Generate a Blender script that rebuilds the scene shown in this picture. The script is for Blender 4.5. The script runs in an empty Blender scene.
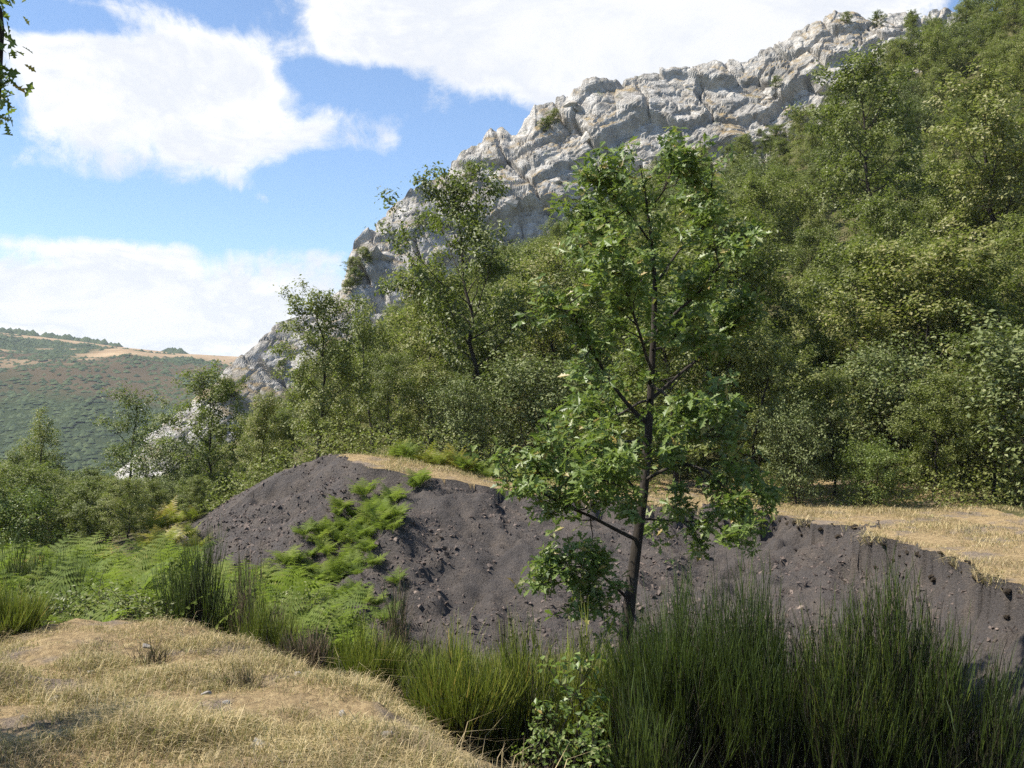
import bpy, bmesh, math
import numpy as np
from mathutils import Vector, Matrix

SC = bpy.context.scene
COL = SC.collection
R = math.radians

# ------------------------------------------------------------------ camera
EYE = Vector((0.0, 0.0, 1.6))
FPX = 1050.0                      # focal length in pixels at 1024 wide
PITCH = math.atan(46.0 / FPX)     # eye level falls at row 430
cam_d = bpy.data.cameras.new("camera")
cam_d.sensor_width = 36.0
cam_d.lens = 36.0 * FPX / 1024.0
cam_d.clip_start = 0.05
cam_d.clip_end = 9000.0
cam = bpy.data.objects.new("camera", cam_d)
cam.location = EYE
cam.rotation_euler = (R(90) + PITCH, 0, 0)
COL.objects.link(cam)
SC.camera = cam

# ------------------------------------------------------------------ light and sky
SUN_AZ = R(-98)      # compass-like: 0 = +Y (view direction), negative = to the left
SUN_EL = R(52)
SUN_STRENGTH = 5.0
SKY_STRENGTH = 0.105
CLOUD_LEVEL = 0.53
EXPOSURE = 1.0

sun_dir = Vector((math.sin(SUN_AZ) * math.cos(SUN_EL), math.cos(SUN_AZ) * math.cos(SUN_EL), math.sin(SUN_EL)))
sd = bpy.data.lights.new("sun", 'SUN')
sd.energy = SUN_STRENGTH
sd.angle = R(0.5)
sd.color = (1.0, 0.95, 0.86)
sun = bpy.data.objects.new("sun", sd)
sun.rotation_euler = (-sun_dir).to_track_quat('-Z', 'Y').to_euler()
sun.location = (0, 0, 60)
COL.objects.link(sun)

SC.view_settings.view_transform = 'Standard'
SC.view_settings.look = 'None'
SC.view_settings.gamma = 1.0
SC.view_settings.use_curve_mapping = False
SC.view_settings.exposure = EXPOSURE
SC.cycles.use_denoising = False
SC.cycles.max_bounces = 6
SC.cycles.diffuse_bounces = 3
SC.cycles.transmission_bounces = 3
SC.cycles.volume_bounces = 0
SC.cycles.sample_clamp_indirect = 4.0


class NT:
    """tiny helper around a node tree"""
    def __init__(self, nt):
        self.nt = nt
        nt.nodes.clear()

    def n(self, typ, **kw):
        nd = self.nt.nodes.new(typ)
        for k, v in kw.items():
            setattr(nd, k, v)
        return nd

    def l(self, a, b):
        self.nt.links.new(a, b)

    def set(self, sock, v):
        if hasattr(v, 'is_output') or isinstance(v, bpy.types.NodeSocket):
            self.l(v, sock)
        else:
            sock.default_value = v

    def math(self, op, a, b=None, c=None, clamp=False):
        nd = self.n('ShaderNodeMath', operation=op)
        nd.use_clamp = clamp
        self.set(nd.inputs[0], a)
        if b is not None:
            self.set(nd.inputs[1], b)
        if c is not None:
            self.set(nd.inputs[2], c)
        return nd.outputs[0]

    def noise(self, vec, scale, detail=4.0, rough=0.55, dist=0.0, dim='3D'):
        nd = self.n('ShaderNodeTexNoise', noise_dimensions=dim)
        if vec is not None:
            self.l(vec, nd.inputs['Vector'])
        nd.inputs['Scale'].default_value = scale
        nd.inputs['Detail'].default_value = detail
        nd.inputs['Roughness'].default_value = rough
        nd.inputs['Distortion'].default_value = dist
        return nd.outputs['Fac']

    def ramp(self, fac, stops, interp='LINEAR'):
        nd = self.n('ShaderNodeValToRGB')
        cr = nd.color_ramp
        cr.interpolation = interp
        while len(cr.elements) < len(stops):
            cr.elements.new(0.5)
        for e, (p, c) in zip(cr.elements, stops):
            e.position = p
            e.color = (c[0], c[1], c[2], 1.0)
        self.set(nd.inputs[0], fac)
        return nd.outputs[0]

    def mix(self, fac, a, b, blend='MIX'):
        nd = self.n('ShaderNodeMix', data_type='RGBA', blend_type=blend)
        self.set(nd.inputs[0], fac)
        for s, v in ((nd.inputs[6], a), (nd.inputs[7], b)):
            if isinstance(v, tuple):
                s.default_value = (v[0], v[1], v[2], 1.0)
            else:
                self.l(v, s)
        return nd.outputs[2]

    def sstep(self, x, lo, hi):
        nd = self.n('ShaderNodeMapRange', interpolation_type='SMOOTHSTEP')
        self.set(nd.inputs[0], x)
        nd.inputs[1].default_value = lo
        nd.inputs[2].default_value = hi
        return nd.outputs[0]


def pix_dir(px, py):
    a = (px - 512.0) / FPX
    b = (384.0 - py) / FPX
    c, s = math.cos(PITCH), math.sin(PITCH)
    return Vector((a, c - b * s, s + b * c))


def P(px, py, Y):
    """world point at forward distance Y that is seen along the ray of a pixel"""
    d = pix_dir(px, py)
    return EYE + d * (Y / d.y)


def build_world():
    w = bpy.data.worlds.new("World")
    SC.world = w
    w.use_nodes = True
    t = NT(w.node_tree)
    out = t.n('ShaderNodeOutputWorld')
    bg = t.n('ShaderNodeBackground')
    t.l(bg.outputs[0], out.inputs[0])
    sky = t.n('ShaderNodeTexSky', sky_type='NISHITA')
    sky.sun_disc = False
    sky.sun_elevation = SUN_EL
    sky.sun_rotation = SUN_AZ
    sky.altitude = 900
    sky.air_density = 1.0
    sky.dust_density = 0.35
    sky.ozone_density = 3.0
    tc = t.n('ShaderNodeTexCoord')
    sep = t.n('ShaderNodeSeparateXYZ')
    t.l(tc.outputs['Generated'], sep.inputs[0])
    x, y, z = sep.outputs
    az = t.math('ARCTAN2', x, y)
    el = t.math('ARCSINE', z)
    # cloud layer seen in perspective: project the direction on a plane overhead
    zz = t.math('ADD', t.math('MAXIMUM', z, 0.0), 0.22)
    cmb = t.n('ShaderNodeCombineXYZ')
    t.l(t.math('DIVIDE', x, zz), cmb.inputs[0])
    t.l(t.math('DIVIDE', y, zz), cmb.inputs[1])
    t.l(t.math('MULTIPLY', z, 2.0), cmb.inputs[2])
    cv = cmb.outputs[0]
    # second domain with less stretch for the billowy edges
    edge = t.noise(tc.outputs['Generated'], 8.0, 9.0, 0.66, 0.3)
    wisp = t.noise(tc.outputs['Generated'], 22.0, 8.0, 0.68, 0.5)
    big = t.noise(cv, 0.9, 3.0, 0.5, 0.2)
    field = t.math('MULTIPLY', t.math('SUBTRACT', big, 0.56), 1.0)
    # the cloud banks of the day: (px, py, half width, half height, weight)
    banks = [(165, 98, 190, 84, 0.95), (60, 70, 90, 35, 0.25), (345, 135, 60, 28, 0.2),
             (700, 0, 400, 110, 1.15), (340, 25, 80, 40, 0.45), (430, 105, 26, 16, 0.5), (400, 128, 34, 18, 0.35), (560, 90, 60, 35, 0.3),
             (190, 290, 200, 56, 0.95), (30, 310, 160, 50, 0.5), (260, 335, 240, 40, 0.5), (305, 232, 30, 10, 0.5), (262, 202, 12, 9, 0.55),
             (-260, 240, 200, 90, 0.7), (1250, 60, 200, 60, 0.6),
             (60, 208, 330, 26, -0.9), (240, 8, 75, 30, -0.95), (95, 95, 40, 20, -0.5), (30, 15, 110, 16, -0.7), (12, 85, 20, 50, -0.4),
             (480, 130, 75, 45, -0.75), (370, 205, 95, 45, -0.85), (300, 175, 60, 20, -0.3), (410, 90, 45, 22, -0.5), (995, 0, 60, 30, -1.0), (20, 262, 50, 12, -0.35), (345, 82, 60, 24, -0.8), (292, 50, 34, 30, -0.75), (330, 175, 60, 25, -0.4), (300, 110, 25, 14, -0.3), (200, 225, 120, 14, -0.3)]
    for (px, py, rx, ry, wt) in banks:
        d = pix_dir(px, py).normalized()
        a0 = math.atan2(d.x, d.y)
        e0 = math.asin(d.z)
        ax = t.math('DIVIDE', t.math('SUBTRACT', az, a0), rx / FPX)
        ey = t.math('DIVIDE', t.math('SUBTRACT', el, e0), ry / FPX)
        q = t.math('ADD', t.math('MULTIPLY', ax, ax), t.math('MULTIPLY', ey, ey))
        g = t.math('MULTIPLY', t.sstep(t.math('SQRT', q), 1.35, 0.35), wt * 0.72)
        field = t.math('ADD', field, g)
    field = t.math('ADD', field, t.math('MULTIPLY', t.math('SUBTRACT', edge, 0.5), 1.6))
    field = t.math('ADD', field, t.math('MULTIPLY', t.math('SUBTRACT', wisp, 0.5), 1.25))
    alpha = t.sstep(field, 0.02, 0.60)
    # soft grey undersides
    grey = t.noise(cv, 2.6, 6.0, 0.62, 0.5)
    ccol = t.ramp(t.math('ADD', t.math('MULTIPLY', grey, 0.9), t.math('MULTIPLY', field, 0.22)),
                  [(0.30, (0.93, 0.96, 1.0)), (0.50, (1.04, 1.04, 1.04)), (0.62, (0.84, 0.87, 0.93)), (0.72, (0.95, 0.96, 0.98)), (0.95, (1.02, 1.02, 1.02))])
    skyc = t.n('ShaderNodeVectorMath', operation='SCALE')
    t.l(sky.outputs[0], skyc.inputs[0])
    skyc.inputs['Scale'].default_value = SKY_STRENGTH
    cl = t.n('ShaderNodeVectorMath', operation='SCALE')
    t.l(ccol, cl.inputs[0])
    cl.inputs['Scale'].default_value = CLOUD_LEVEL
    col = t.mix(t.math('MULTIPLY', alpha, 0.97), skyc.outputs[0], cl.outputs[0])
    t.l(col, bg.inputs['Color'])
    bg.inputs['Strength'].default_value = 1.0


build_world()

# ------------------------------------------------------------------ small numpy tools
RNG = np.random.default_rng(7)


def _hash(ix, iy, iz, seed):
    h = (ix.astype(np.int64) * 374761393 + iy.astype(np.int64) * 668265263 + iz.astype(np.int64) * 2147483647 + seed * 1274126177) & 0xFFFFFFFF
    h = ((h ^ (h >> 13)) * 1274126177) & 0xFFFFFFFF
    h = (h ^ (h >> 16)) & 0xFFFFFFFF
    h = (h * 2246822519) & 0xFFFFFFFF
    h = h ^ (h >> 15)
    return (h & 0xFFFFFF) / float(0xFFFFFF)


def vnoise(x, y, z=None, seed=0):
    x = np.asarray(x, float); y = np.asarray(y, float)
    flat2d = z is None
    z = np.zeros_like(x) if z is None else np.asarray(z, float)
    ix, iy, iz = np.floor(x), np.floor(y), np.floor(z)
    fx, fy, fz = x - ix, y - iy, z - iz
    fx = fx * fx * (3 - 2 * fx); fy = fy * fy * (3 - 2 * fy); fz = fz * fz * (3 - 2 * fz)
    ix = ix.astype(np.int64); iy = iy.astype(np.int64); iz = iz.astype(np.int64)
    r = 0
    for dx in (0, 1):
        for dy in (0, 1):
            for dz in ((0,) if flat2d else (0, 1)):
                w = (fx if dx else 1 - fx) * (fy if dy else 1 - fy) * (fz if dz else 1 - fz)
                r = r + w * _hash(ix + dx, iy + dy, iz + dz, seed)
    return r


def fbm(x, y, z=None, oct=4, seed=0, gain=0.5):
    s = 0; a = 1.0; tot = 0
    for i in range(oct):
        k = 2.03 ** i
        s = s + a * vnoise(np.asarray(x) * k + 17.3 * i, np.asarray(y) * k - 9.1 * i, None if z is None else np.asarray(z) * k, seed + i)
        tot += a
        a *= gain
    return s / tot - 0.5


def worley(x, y, z, seed=0):
    ix, iy, iz = np.floor(x).astype(np.int64), np.floor(y).astype(np.int64), np.floor(z).astype(np.int64)
    d1 = np.full(x.shape, 9.0); d2 = np.full(x.shape, 9.0); cid = np.zeros(x.shape)
    for a in (-1, 0, 1):
        for b in (-1, 0, 1):
            for c in (-1, 0, 1):
                jx, jy, jz = ix + a, iy + b, iz + c
                px = jx + _hash(jx, jy, jz, seed); py = jy + _hash(jx, jy, jz, seed + 1); pz = jz + _hash(jx, jy, jz, seed + 2)
                d = np.sqrt((px - x) ** 2 + (py - y) ** 2 + (pz - z) ** 2)
                cl = d < d1
                d2 = np.where(cl, d1, np.minimum(d2, d))
                cid = np.where(cl, _hash(jx, jy, jz, seed + 3), cid)
                d1 = np.where(cl, d, d1)
    return d1, d2, cid


def sstep(x, a, b):
    t = np.clip((x - a) / (b - a), 0, 1)
    return t * t * (3 - 2 * t)


class TPS:
    """thin plate spline through scattered heights"""
    def __init__(self, pts, smooth=0.0):
        p = np.array(pts, float)
        self.c = p[:, :2] / 20.0
        n = len(p)
        K = self._k(self.c) + np.eye(n) * smooth
        A = np.zeros((n + 3, n + 3))
        A[:n, :n] = K
        A[:n, n] = 1; A[:n, n + 1:] = self.c
        A[n, :n] = 1; A[n + 1:, :n] = self.c.T
        b = np.zeros(n + 3); b[:n] = p[:, 2]
        self.w = np.linalg.solve(A, b)

    def _k(self, q):
        d2 = ((q[:, None, :] - self.c[None]) ** 2).sum(-1)
        return 0.5 * d2 * np.log(d2 + 1e-12)

    def __call__(self, x, y):
        x = np.asarray(x, float); y = np.asarray(y, float)
        sh = x.shape
        q = np.stack([x.ravel(), y.ravel()], 1) / 20.0
        out = np.empty(len(q))
        n = len(self.c)
        for i in range(0, len(q), 50000):
            qq = q[i:i + 50000]
            out[i:i + 50000] = self._k(qq) @ self.w[:n] + self.w[n] + qq @ self.w[n + 1:]
        return out.reshape(sh)


def poly_sd(x, y, poly):
    """signed distance to a closed polygon, positive inside"""
    x = np.asarray(x, float); y = np.asarray(y, float)
    p = np.array(poly, float)
    d = np.full(x.shape, 1e9); ins = np.zeros(x.shape, bool)
    for i in range(len(p)):
        a, b = p[i], p[(i + 1) % len(p)]
        ex, ey = b - a
        t = np.clip(((x - a[0]) * ex + (y - a[1]) * ey) / (ex * ex + ey * ey + 1e-12), 0, 1)
        d = np.minimum(d, np.hypot(x - a[0] - t * ex, y - a[1] - t * ey))
        c = (a[1] > y) != (b[1] > y)
        with np.errstate(divide='ignore', invalid='ignore'):
            xi = a[0] + (y - a[1]) / (ey if abs(ey) > 1e-12 else 1e-12) * ex
        ins ^= c & (x < xi)
    return np.where(ins, d, -d)


def mesh_np(name, verts, faces, mat, smooth=True):
    """faces: (n,k) int array (k = 3 or 4), or list of such arrays"""
    me = bpy.data.meshes.new(name)
    fl = faces if isinstance(faces, list) else [faces]
    fl = [np.asarray(f, np.int32) for f in fl if len(f)]
    verts = np.asarray(verts, np.float32)
    me.vertices.add(len(verts))
    me.vertices.foreach_set("co", verts.ravel())
    nl = sum(f.size for f in fl); nf = sum(len(f) for f in fl)
    me.loops.add(nl)
    me.loops.foreach_set("vertex_index", np.concatenate([f.ravel() for f in fl]))
    me.polygons.add(nf)
    tot = np.concatenate([np.full(len(f), f.shape[1], np.int32) for f in fl])
    start = np.concatenate([[0], np.cumsum(tot)[:-1]]).astype(np.int32)
    me.polygons.foreach_set("loop_start", start)
    me.polygons.foreach_set("loop_total", tot)
    me.polygons.foreach_set("use_smooth", np.full(nf, smooth, bool))
    me.update(calc_edges=True)
    me.materials.append(mat)
    return me


def link(name, data, parent=None, loc=None):
    o = bpy.data.objects.new(name, data)
    COL.objects.link(o)
    if loc is not None:
        o.location = loc
    if parent is not None:
        o.parent = parent
    return o


def tag(o, label=None, cat=None, group=None, kind=None):
    if label: o["label"] = label
    if cat: o["category"] = cat
    if group: o["group"] = group
    if kind: o["kind"] = kind
    return o


def structure(name, me):
    return tag(link(name, me), kind="structure")


# ------------------------------------------------------------------ materials
def mat_new(name):
    m = bpy.data.materials.new(name)
    m.use_nodes = True
    return m, NT(m.node_tree)


def leaf_mat(name, stops, rough=0.42, trans=0.3, tint_var=0.35, spec=0.5):
    m, t = mat_new(name)
    out = t.n('ShaderNodeOutputMaterial')
    geo = t.n('ShaderNodeNewGeometry')
    obi = t.n('ShaderNodeObjectInfo')
    fac = t.math('ADD', t.math('MULTIPLY', geo.outputs['Random Per Island'], 1.0 - tint_var),
                 t.math('MULTIPLY', obi.outputs['Random'], tint_var))
    col = t.ramp(fac, stops)
    pb = t.n('ShaderNodeBsdfPrincipled')
    t.l(col, pb.inputs['Base Color'])
    pb.inputs['Roughness'].default_value = rough
    pb.inputs['Specular IOR Level'].default_value = spec
    tr = t.n('ShaderNodeBsdfTranslucent')
    tcol = t.mix(0.5, col, (0.30, 0.42, 0.05))
    t.l(tcol, tr.inputs['Color'])
    mx = t.n('ShaderNodeMixShader')
    mx.inputs[0].default_value = trans
    t.l(pb.outputs[0], mx.inputs[1]); t.l(tr.outputs[0], mx.inputs[2])
    t.l(mx.outputs[0], out.inputs[0])
    return m


def plain_mat(name, stops, scale=6.0, rough=0.9, bump=0.3, bscale=40.0, detail=6.0, spec=0.25, coords='Object', island=False, bdist=0.02, stretch=None):
    m, t = mat_new(name)
    out = t.n('ShaderNodeOutputMaterial')
    tc = t.n('ShaderNodeTexCoord')
    vec = tc.outputs[coords]
    if stretch:
        mp = t.n('ShaderNodeMapping')
        mp.inputs['Scale'].default_value = stretch
        t.l(vec, mp.inputs[0])
        vec = mp.outputs[0]
    f = t.noise(vec, scale, detail, 0.6)
    if island:
        geo = t.n('ShaderNodeNewGeometry')
        f = t.math('ADD', t.math('MULTIPLY', f, 0.4), t.math('MULTIPLY', geo.outputs['Random Per Island'], 0.6))
    col = t.ramp(f, stops)
    pb = t.n('ShaderNodeBsdfPrincipled')
    t.l(col, pb.inputs['Base Color'])
    pb.inputs['Roughness'].default_value = rough
    pb.inputs['Specular IOR Level'].default_value = spec
    if bump:
        b = t.n('ShaderNodeBump')
        b.inputs['Strength'].default_value = bump
        b.inputs['Distance'].default_value = bdist
        t.l(t.noise(vec, bscale, 5.0, 0.6), b.inputs['Height'])
        t.l(b.outputs[0], pb.inputs['Normal'])
    t.l(pb.outputs[0], out.inputs[0])
    return m


M = {}
M['oak_leaf'] = leaf_mat('oak_leaf', [(0.0, (0.0573, 0.0920, 0.0185)), (0.45, (0.1066, 0.1571, 0.0300)), (0.8, (0.1640, 0.2132, 0.0520)), (0.93, (0.2323, 0.2468, 0.0982)), (1.0, (0.3279, 0.2244, 0.0578))], 0.46, 0.34, 0.0, 0.4)
M['forest_leaf'] = leaf_mat('forest_leaf', [(0.0, (0.0731, 0.0866, 0.0190)), (0.4, (0.1295, 0.1466, 0.0316)), (0.72, (0.1910, 0.1975, 0.0506)), (1.0, (0.2822, 0.2421, 0.1075))], 0.52, 0.3, 0.62)
M['forest_leaf_warm'] = leaf_mat('forest_leaf_warm', [(0.0, (0.0837, 0.0963, 0.0185)), (0.4, (0.1352, 0.1512, 0.0323)), (0.75, (0.1932, 0.1994, 0.0520)), (1.0, (0.2640, 0.2240, 0.0809))], 0.55, 0.33, 0.6)
M['grey_leaf'] = leaf_mat('grey_leaf', [(0.0, (0.0665, 0.0864, 0.0257)), (0.4, (0.1132, 0.1357, 0.0384)), (0.8, (0.1730, 0.1913, 0.0727)), (1.0, (0.2662, 0.2715, 0.1283))], 0.6, 0.2, 0.1, 0.35)
M['lime_leaf'] = leaf_mat('lime_leaf', [(0.0, (0.065, 0.10, 0.016)), (0.5, (0.12, 0.16, 0.03)), (1.0, (0.18, 0.2, 0.05))], 0.48, 0.35, 0.1)
M['fern'] = leaf_mat('fern', [(0.0, (0.0783, 0.1165, 0.0184)), (0.5, (0.1331, 0.1720, 0.0295)), (0.88, (0.1956, 0.2164, 0.0460)), (1.0, (0.3130, 0.2220, 0.0460))], 0.7, 0.4, 0.55, 0.2)
M['fern_yellow'] = leaf_mat('fern_yellow', [(0.0, (0.12, 0.15, 0.025)), (0.5, (0.22, 0.2, 0.03)), (0.85, (0.32, 0.24, 0.03)), (1.0, (0.32, 0.14, 0.03))], 0.55, 0.35, 0.5)
M['broom_green'] = leaf_mat('broom_green', [(0.0, (0.0149, 0.0256, 0.0024)), (0.5, (0.0319, 0.0512, 0.0040)), (0.85, (0.0619, 0.0914, 0.0071)), (1.0, (0.1153, 0.1277, 0.0158))], 0.55, 0.12, 0.25)
M['broom_bright'] = leaf_mat('broom_bright', [(0.0, (0.0608, 0.0792, 0.0084)), (0.5, (0.1183, 0.1439, 0.0140)), (0.9, (0.1943, 0.2039, 0.0210)), (1.0, (0.3210, 0.2159, 0.0490))], 0.5, 0.2, 0.2)
M['broom_wood'] = leaf_mat('broom_wood', [(0.0, (0.0240, 0.0208, 0.0128)), (0.6, (0.0480, 0.0400, 0.0240)), (0.85, (0.0640, 0.0544, 0.0336)), (0.9, (0.1600, 0.1360, 0.0960)), (1.0, (0.2080, 0.1760, 0.1280))], 0.75, 0.0, 0.1, 0.2)
M['broom_old_shade'] = leaf_mat('broom_old_shade', [(0.0, (0.0090, 0.0101, 0.0049)), (0.6, (0.0195, 0.0202, 0.0091)), (0.9, (0.0413, 0.0346, 0.0182)), (0.95, (0.1050, 0.0828, 0.0525)), (1.0, (0.1500, 0.1188, 0.0770))], 0.7, 0.0, 0.1, 0.2)  # old woody twigs, darkened further so the colour carries the inner shade
M['broom_dead'] = leaf_mat('broom_dead', [(0.0, (0.06, 0.042, 0.028)), (0.6, (0.12, 0.085, 0.055)), (1.0, (0.2, 0.15, 0.1))], 0.8, 0.05, 0.1, 0.2)
M['dry_grass'] = leaf_mat('dry_grass', [(0.0, (0.22, 0.16, 0.07)), (0.35, (0.36, 0.27, 0.125)), (0.7, (0.48, 0.375, 0.195)), (0.93, (0.56, 0.46, 0.27)), (0.96, (0.17, 0.2, 0.06)), (1.0, (0.2, 0.13, 0.07))], 0.7, 0.2, 0.0, 0.25)
M['green_grass'] = leaf_mat('green_grass', [(0.0, (0.06, 0.1, 0.02)), (0.5, (0.13, 0.16, 0.035)), (1.0, (0.3, 0.25, 0.09))], 0.6, 0.3, 0.0, 0.3)
M['far_scrub'] = leaf_mat('far_scrub', [(0.0, (0.0285, 0.0420, 0.0180)), (0.5, (0.0427, 0.0600, 0.0240)), (1.0, (0.0627, 0.0800, 0.0320))], 0.8, 0.0, 0.0, 0.1)
def grass_patch(m):
    t = NT.__new__(NT); t.nt = m.node_tree
    tc = t.n('ShaderNodeTexCoord')
    v = tc.outputs['Object']
    for src in [n for n in t.nt.nodes if n.type in ('BSDF_PRINCIPLED',)]:
        sock = src.inputs['Base Color']
        old = sock.links[0].from_socket
        c = t.mix(t.math('MULTIPLY', t.sstep(t.noise(v, 1.3, 5.0, 0.65, 0.3), 0.48, 0.66), 0.75), old, (0.17, 0.125, 0.085))
        c = t.mix(t.math('MULTIPLY', t.sstep(t.noise(v, 0.9, 5.0, 0.65, 0.8), 0.56, 0.68), 0.6), c, (0.17, 0.165, 0.07))
        t.l(c, sock)


grass_patch(M['dry_grass'])
M['bark'] = plain_mat('bark', [(0.3, (0.0174, 0.0132, 0.0099)), (0.55, (0.0372, 0.0300, 0.0232)), (0.75, (0.0806, 0.0720, 0.0580))], 9.0, 0.95, 0.8, 30.0, bdist=0.02, stretch=(1, 1, 0.25))
M['stone'] = plain_mat('stone', [(0.3, (0.16, 0.14, 0.12)), (0.55, (0.3, 0.27, 0.23)), (0.75, (0.42, 0.39, 0.34))], 7.0, 0.9, 0.5, 40.0)
M['slate_stone'] = plain_mat('slate_stone', [(0.3, (0.0396, 0.0328, 0.0295)), (0.5, (0.0792, 0.0646, 0.0566)), (0.75, (0.1584, 0.1318, 0.1133))], 7.0, 0.75, 0.4, 40.0, spec=0.35)
M['slate_rubble'] = plain_mat('slate_rubble', [(0.15, (0.0358, 0.0268, 0.0222)), (0.5, (0.0848, 0.0631, 0.0518)), (0.8, (0.1305, 0.0970, 0.0778)), (0.88, (0.3261, 0.2459, 0.1914))], 3.0, 0.75, 0.0, island=True, spec=0.35)


def grass_ground_mat():
    m, t = mat_new('dry_turf')
    out = t.n('ShaderNodeOutputMaterial')
    tc = t.n('ShaderNodeTexCoord')
    v = tc.outputs['Object']
    c1 = t.ramp(t.noise(v, 14.0, 8.0, 0.7), [(0.3, (0.14, 0.1, 0.055)), (0.5, (0.28, 0.2, 0.105)), (0.72, (0.42, 0.32, 0.17))])
    c2 = t.ramp(t.noise(v, 30.0, 6.0, 0.7), [(0.3, (0.13, 0.1, 0.08)), (0.7, (0.25, 0.2, 0.15))])
    pat = t.sstep(t.noise(v, 1.1, 4.0, 0.6), 0.5, 0.62)
    col = t.mix(pat, c1, c2)
    pb = t.n('ShaderNodeBsdfPrincipled')
    t.l(col, pb.inputs['Base Color'])
    pb.inputs['Roughness'].default_value = 0.95
    pb.inputs['Specular IOR Level'].default_value = 0.1
    b = t.n('ShaderNodeBump')
    b.inputs['Strength'].default_value = 0.9
    b.inputs['Distance'].default_value = 0.05
    t.l(t.noise(v, 26.0, 8.0, 0.7), b.inputs['Height'])
    t.l(b.outputs[0], pb.inputs['Normal'])
    t.l(pb.outputs[0], out.inputs[0])
    return m


def spoil_mat():
    m, t = mat_new('slate_spoil')
    out = t.n('ShaderNodeOutputMaterial')
    tc = t.n('ShaderNodeTexCoord')
    v = tc.outputs['Object']
    fine = t.noise(v, 38.0, 8.0, 0.75)
    mid = t.noise(v, 2.4, 6.0, 0.65, 0.4)
    c1 = t.ramp(fine, [(0.28, (0.0308, 0.0260, 0.0234)), (0.5, (0.0707, 0.0598, 0.0536)), (0.68, (0.1106, 0.0946, 0.0832)), (0.78, (0.2508, 0.2166, 0.1824))])
    c2 = t.ramp(fine, [(0.28, (0.0467, 0.0376, 0.0308)), (0.5, (0.1003, 0.0809, 0.0661)), (0.75, (0.1710, 0.1391, 0.1140))])
    col = t.mix(t.sstep(mid, 0.42, 0.66), c1, c2)
    och = t.sstep(t.noise(v, 0.8, 5.0, 0.7, 0.6), 0.6, 0.72)
    col = t.mix(t.math('MULTIPLY', och, 0.4), col, (0.11, 0.085, 0.058))
    pb = t.n('ShaderNodeBsdfPrincipled')
    t.l(col, pb.inputs['Base Color'])
    pb.inputs['Roughness'].default_value = 0.8
    pb.inputs['Specular IOR Level'].default_value = 0.3
    b = t.n('ShaderNodeBump')
    b.inputs['Strength'].default_value = 1.0
    b.inputs['Distance'].default_value = 0.07
    t.l(t.math('ADD', t.noise(v, 22.0, 8.0, 0.72), t.math('MULTIPLY', t.noise(v, 70.0, 4.0, 0.7), 0.4)), b.inputs['Height'])
    t.l(b.outputs[0], pb.inputs['Normal'])
    t.l(pb.outputs[0], out.inputs[0])
    return m


def cliff_mat():
    m, t = mat_new('grey_crag')
    out = t.n('ShaderNodeOutputMaterial')
    tc = t.n('ShaderNodeTexCoord')
    v = tc.outputs['Object']
    c = t.ramp(t.noise(v, 0.9, 9.0, 0.7, 0.3), [(0.28, (0.1940, 0.1713, 0.1449)), (0.43, (0.3879, 0.3582, 0.3167)), (0.56, (0.5206, 0.4932, 0.4509)), (0.75, (0.6329, 0.6075, 0.5690))])
    dark = t.math('MAXIMUM', t.sstep(t.noise(v, 0.35, 7.0, 0.7, 0.8), 0.56, 0.70), t.sstep(t.noise(v, 0.075, 6.0, 0.65, 0.6), 0.52, 0.64))  # dark lichen; its broad patches also paint in shade on the rock
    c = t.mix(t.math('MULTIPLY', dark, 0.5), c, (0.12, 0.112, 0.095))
    # ochre grass and lichen on ledges that face up
    geo = t.n('ShaderNodeNewGeometry')
    sep = t.n('ShaderNodeSeparateXYZ')
    t.l(geo.outputs['True Normal'], sep.inputs[0])
    up = t.sstep(sep.outputs[2], 0.4, 0.75)
    lich = t.sstep(t.noise(v, 0.28, 6.0, 0.7, 0.5), 0.47, 0.57)
    c = t.mix(t.math('MULTIPLY', t.math('MULTIPLY', up, lich), 0.85), c, (0.30, 0.215, 0.10))
    grn = t.sstep(t.noise(v, 0.5, 6.0, 0.7, 0.5), 0.58, 0.66)
    c = t.mix(t.math('MULTIPLY', t.math('MULTIPLY', up, grn), 0.8), c, (0.10, 0.115, 0.045))
    pb = t.n('ShaderNodeBsdfPrincipled')
    t.l(c, pb.inputs['Base Color'])
    pb.inputs['Roughness'].default_value = 0.9
    pb.inputs['Specular IOR Level'].default_value = 0.2
    b = t.n('ShaderNodeBump')
    b.inputs['Strength'].default_value = 0.9
    b.inputs['Distance'].default_value = 0.5
    t.l(t.noise(v, 2.2, 8.0, 0.7, 0.4), b.inputs['Height'])
    t.l(b.outputs[0], pb.inputs['Normal'])
    t.l(pb.outputs[0], out.inputs[0])
    return m


M['dry_turf'] = grass_ground_mat()
M['spoil'] = spoil_mat()
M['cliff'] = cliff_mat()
M['clod'] = plain_mat('earth_clod', [(0.3, (0.035, 0.026, 0.018)), (0.5, (0.075, 0.058, 0.042)), (0.75, (0.16, 0.125, 0.085))], 9.0, 0.95, 1.0, 18.0, 8.0, 0.1, bdist=0.08)
M['gully'] = plain_mat('gully_soil', [(0.3, (0.035, 0.035, 0.018)), (0.55, (0.085, 0.075, 0.04)), (0.75, (0.17, 0.14, 0.08))], 9.0, 0.95, 0.8, 30.0, 8.0, 0.1, bdist=0.04)
M['forest_floor'] = plain_mat('forest_floor', [(0.3, (0.05, 0.05, 0.022)), (0.5, (0.085, 0.08, 0.034)), (0.75, (0.14, 0.115, 0.06))], 0.7, 0.95, 0.6, 6.0, 8.0, 0.1, bdist=0.2)

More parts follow.
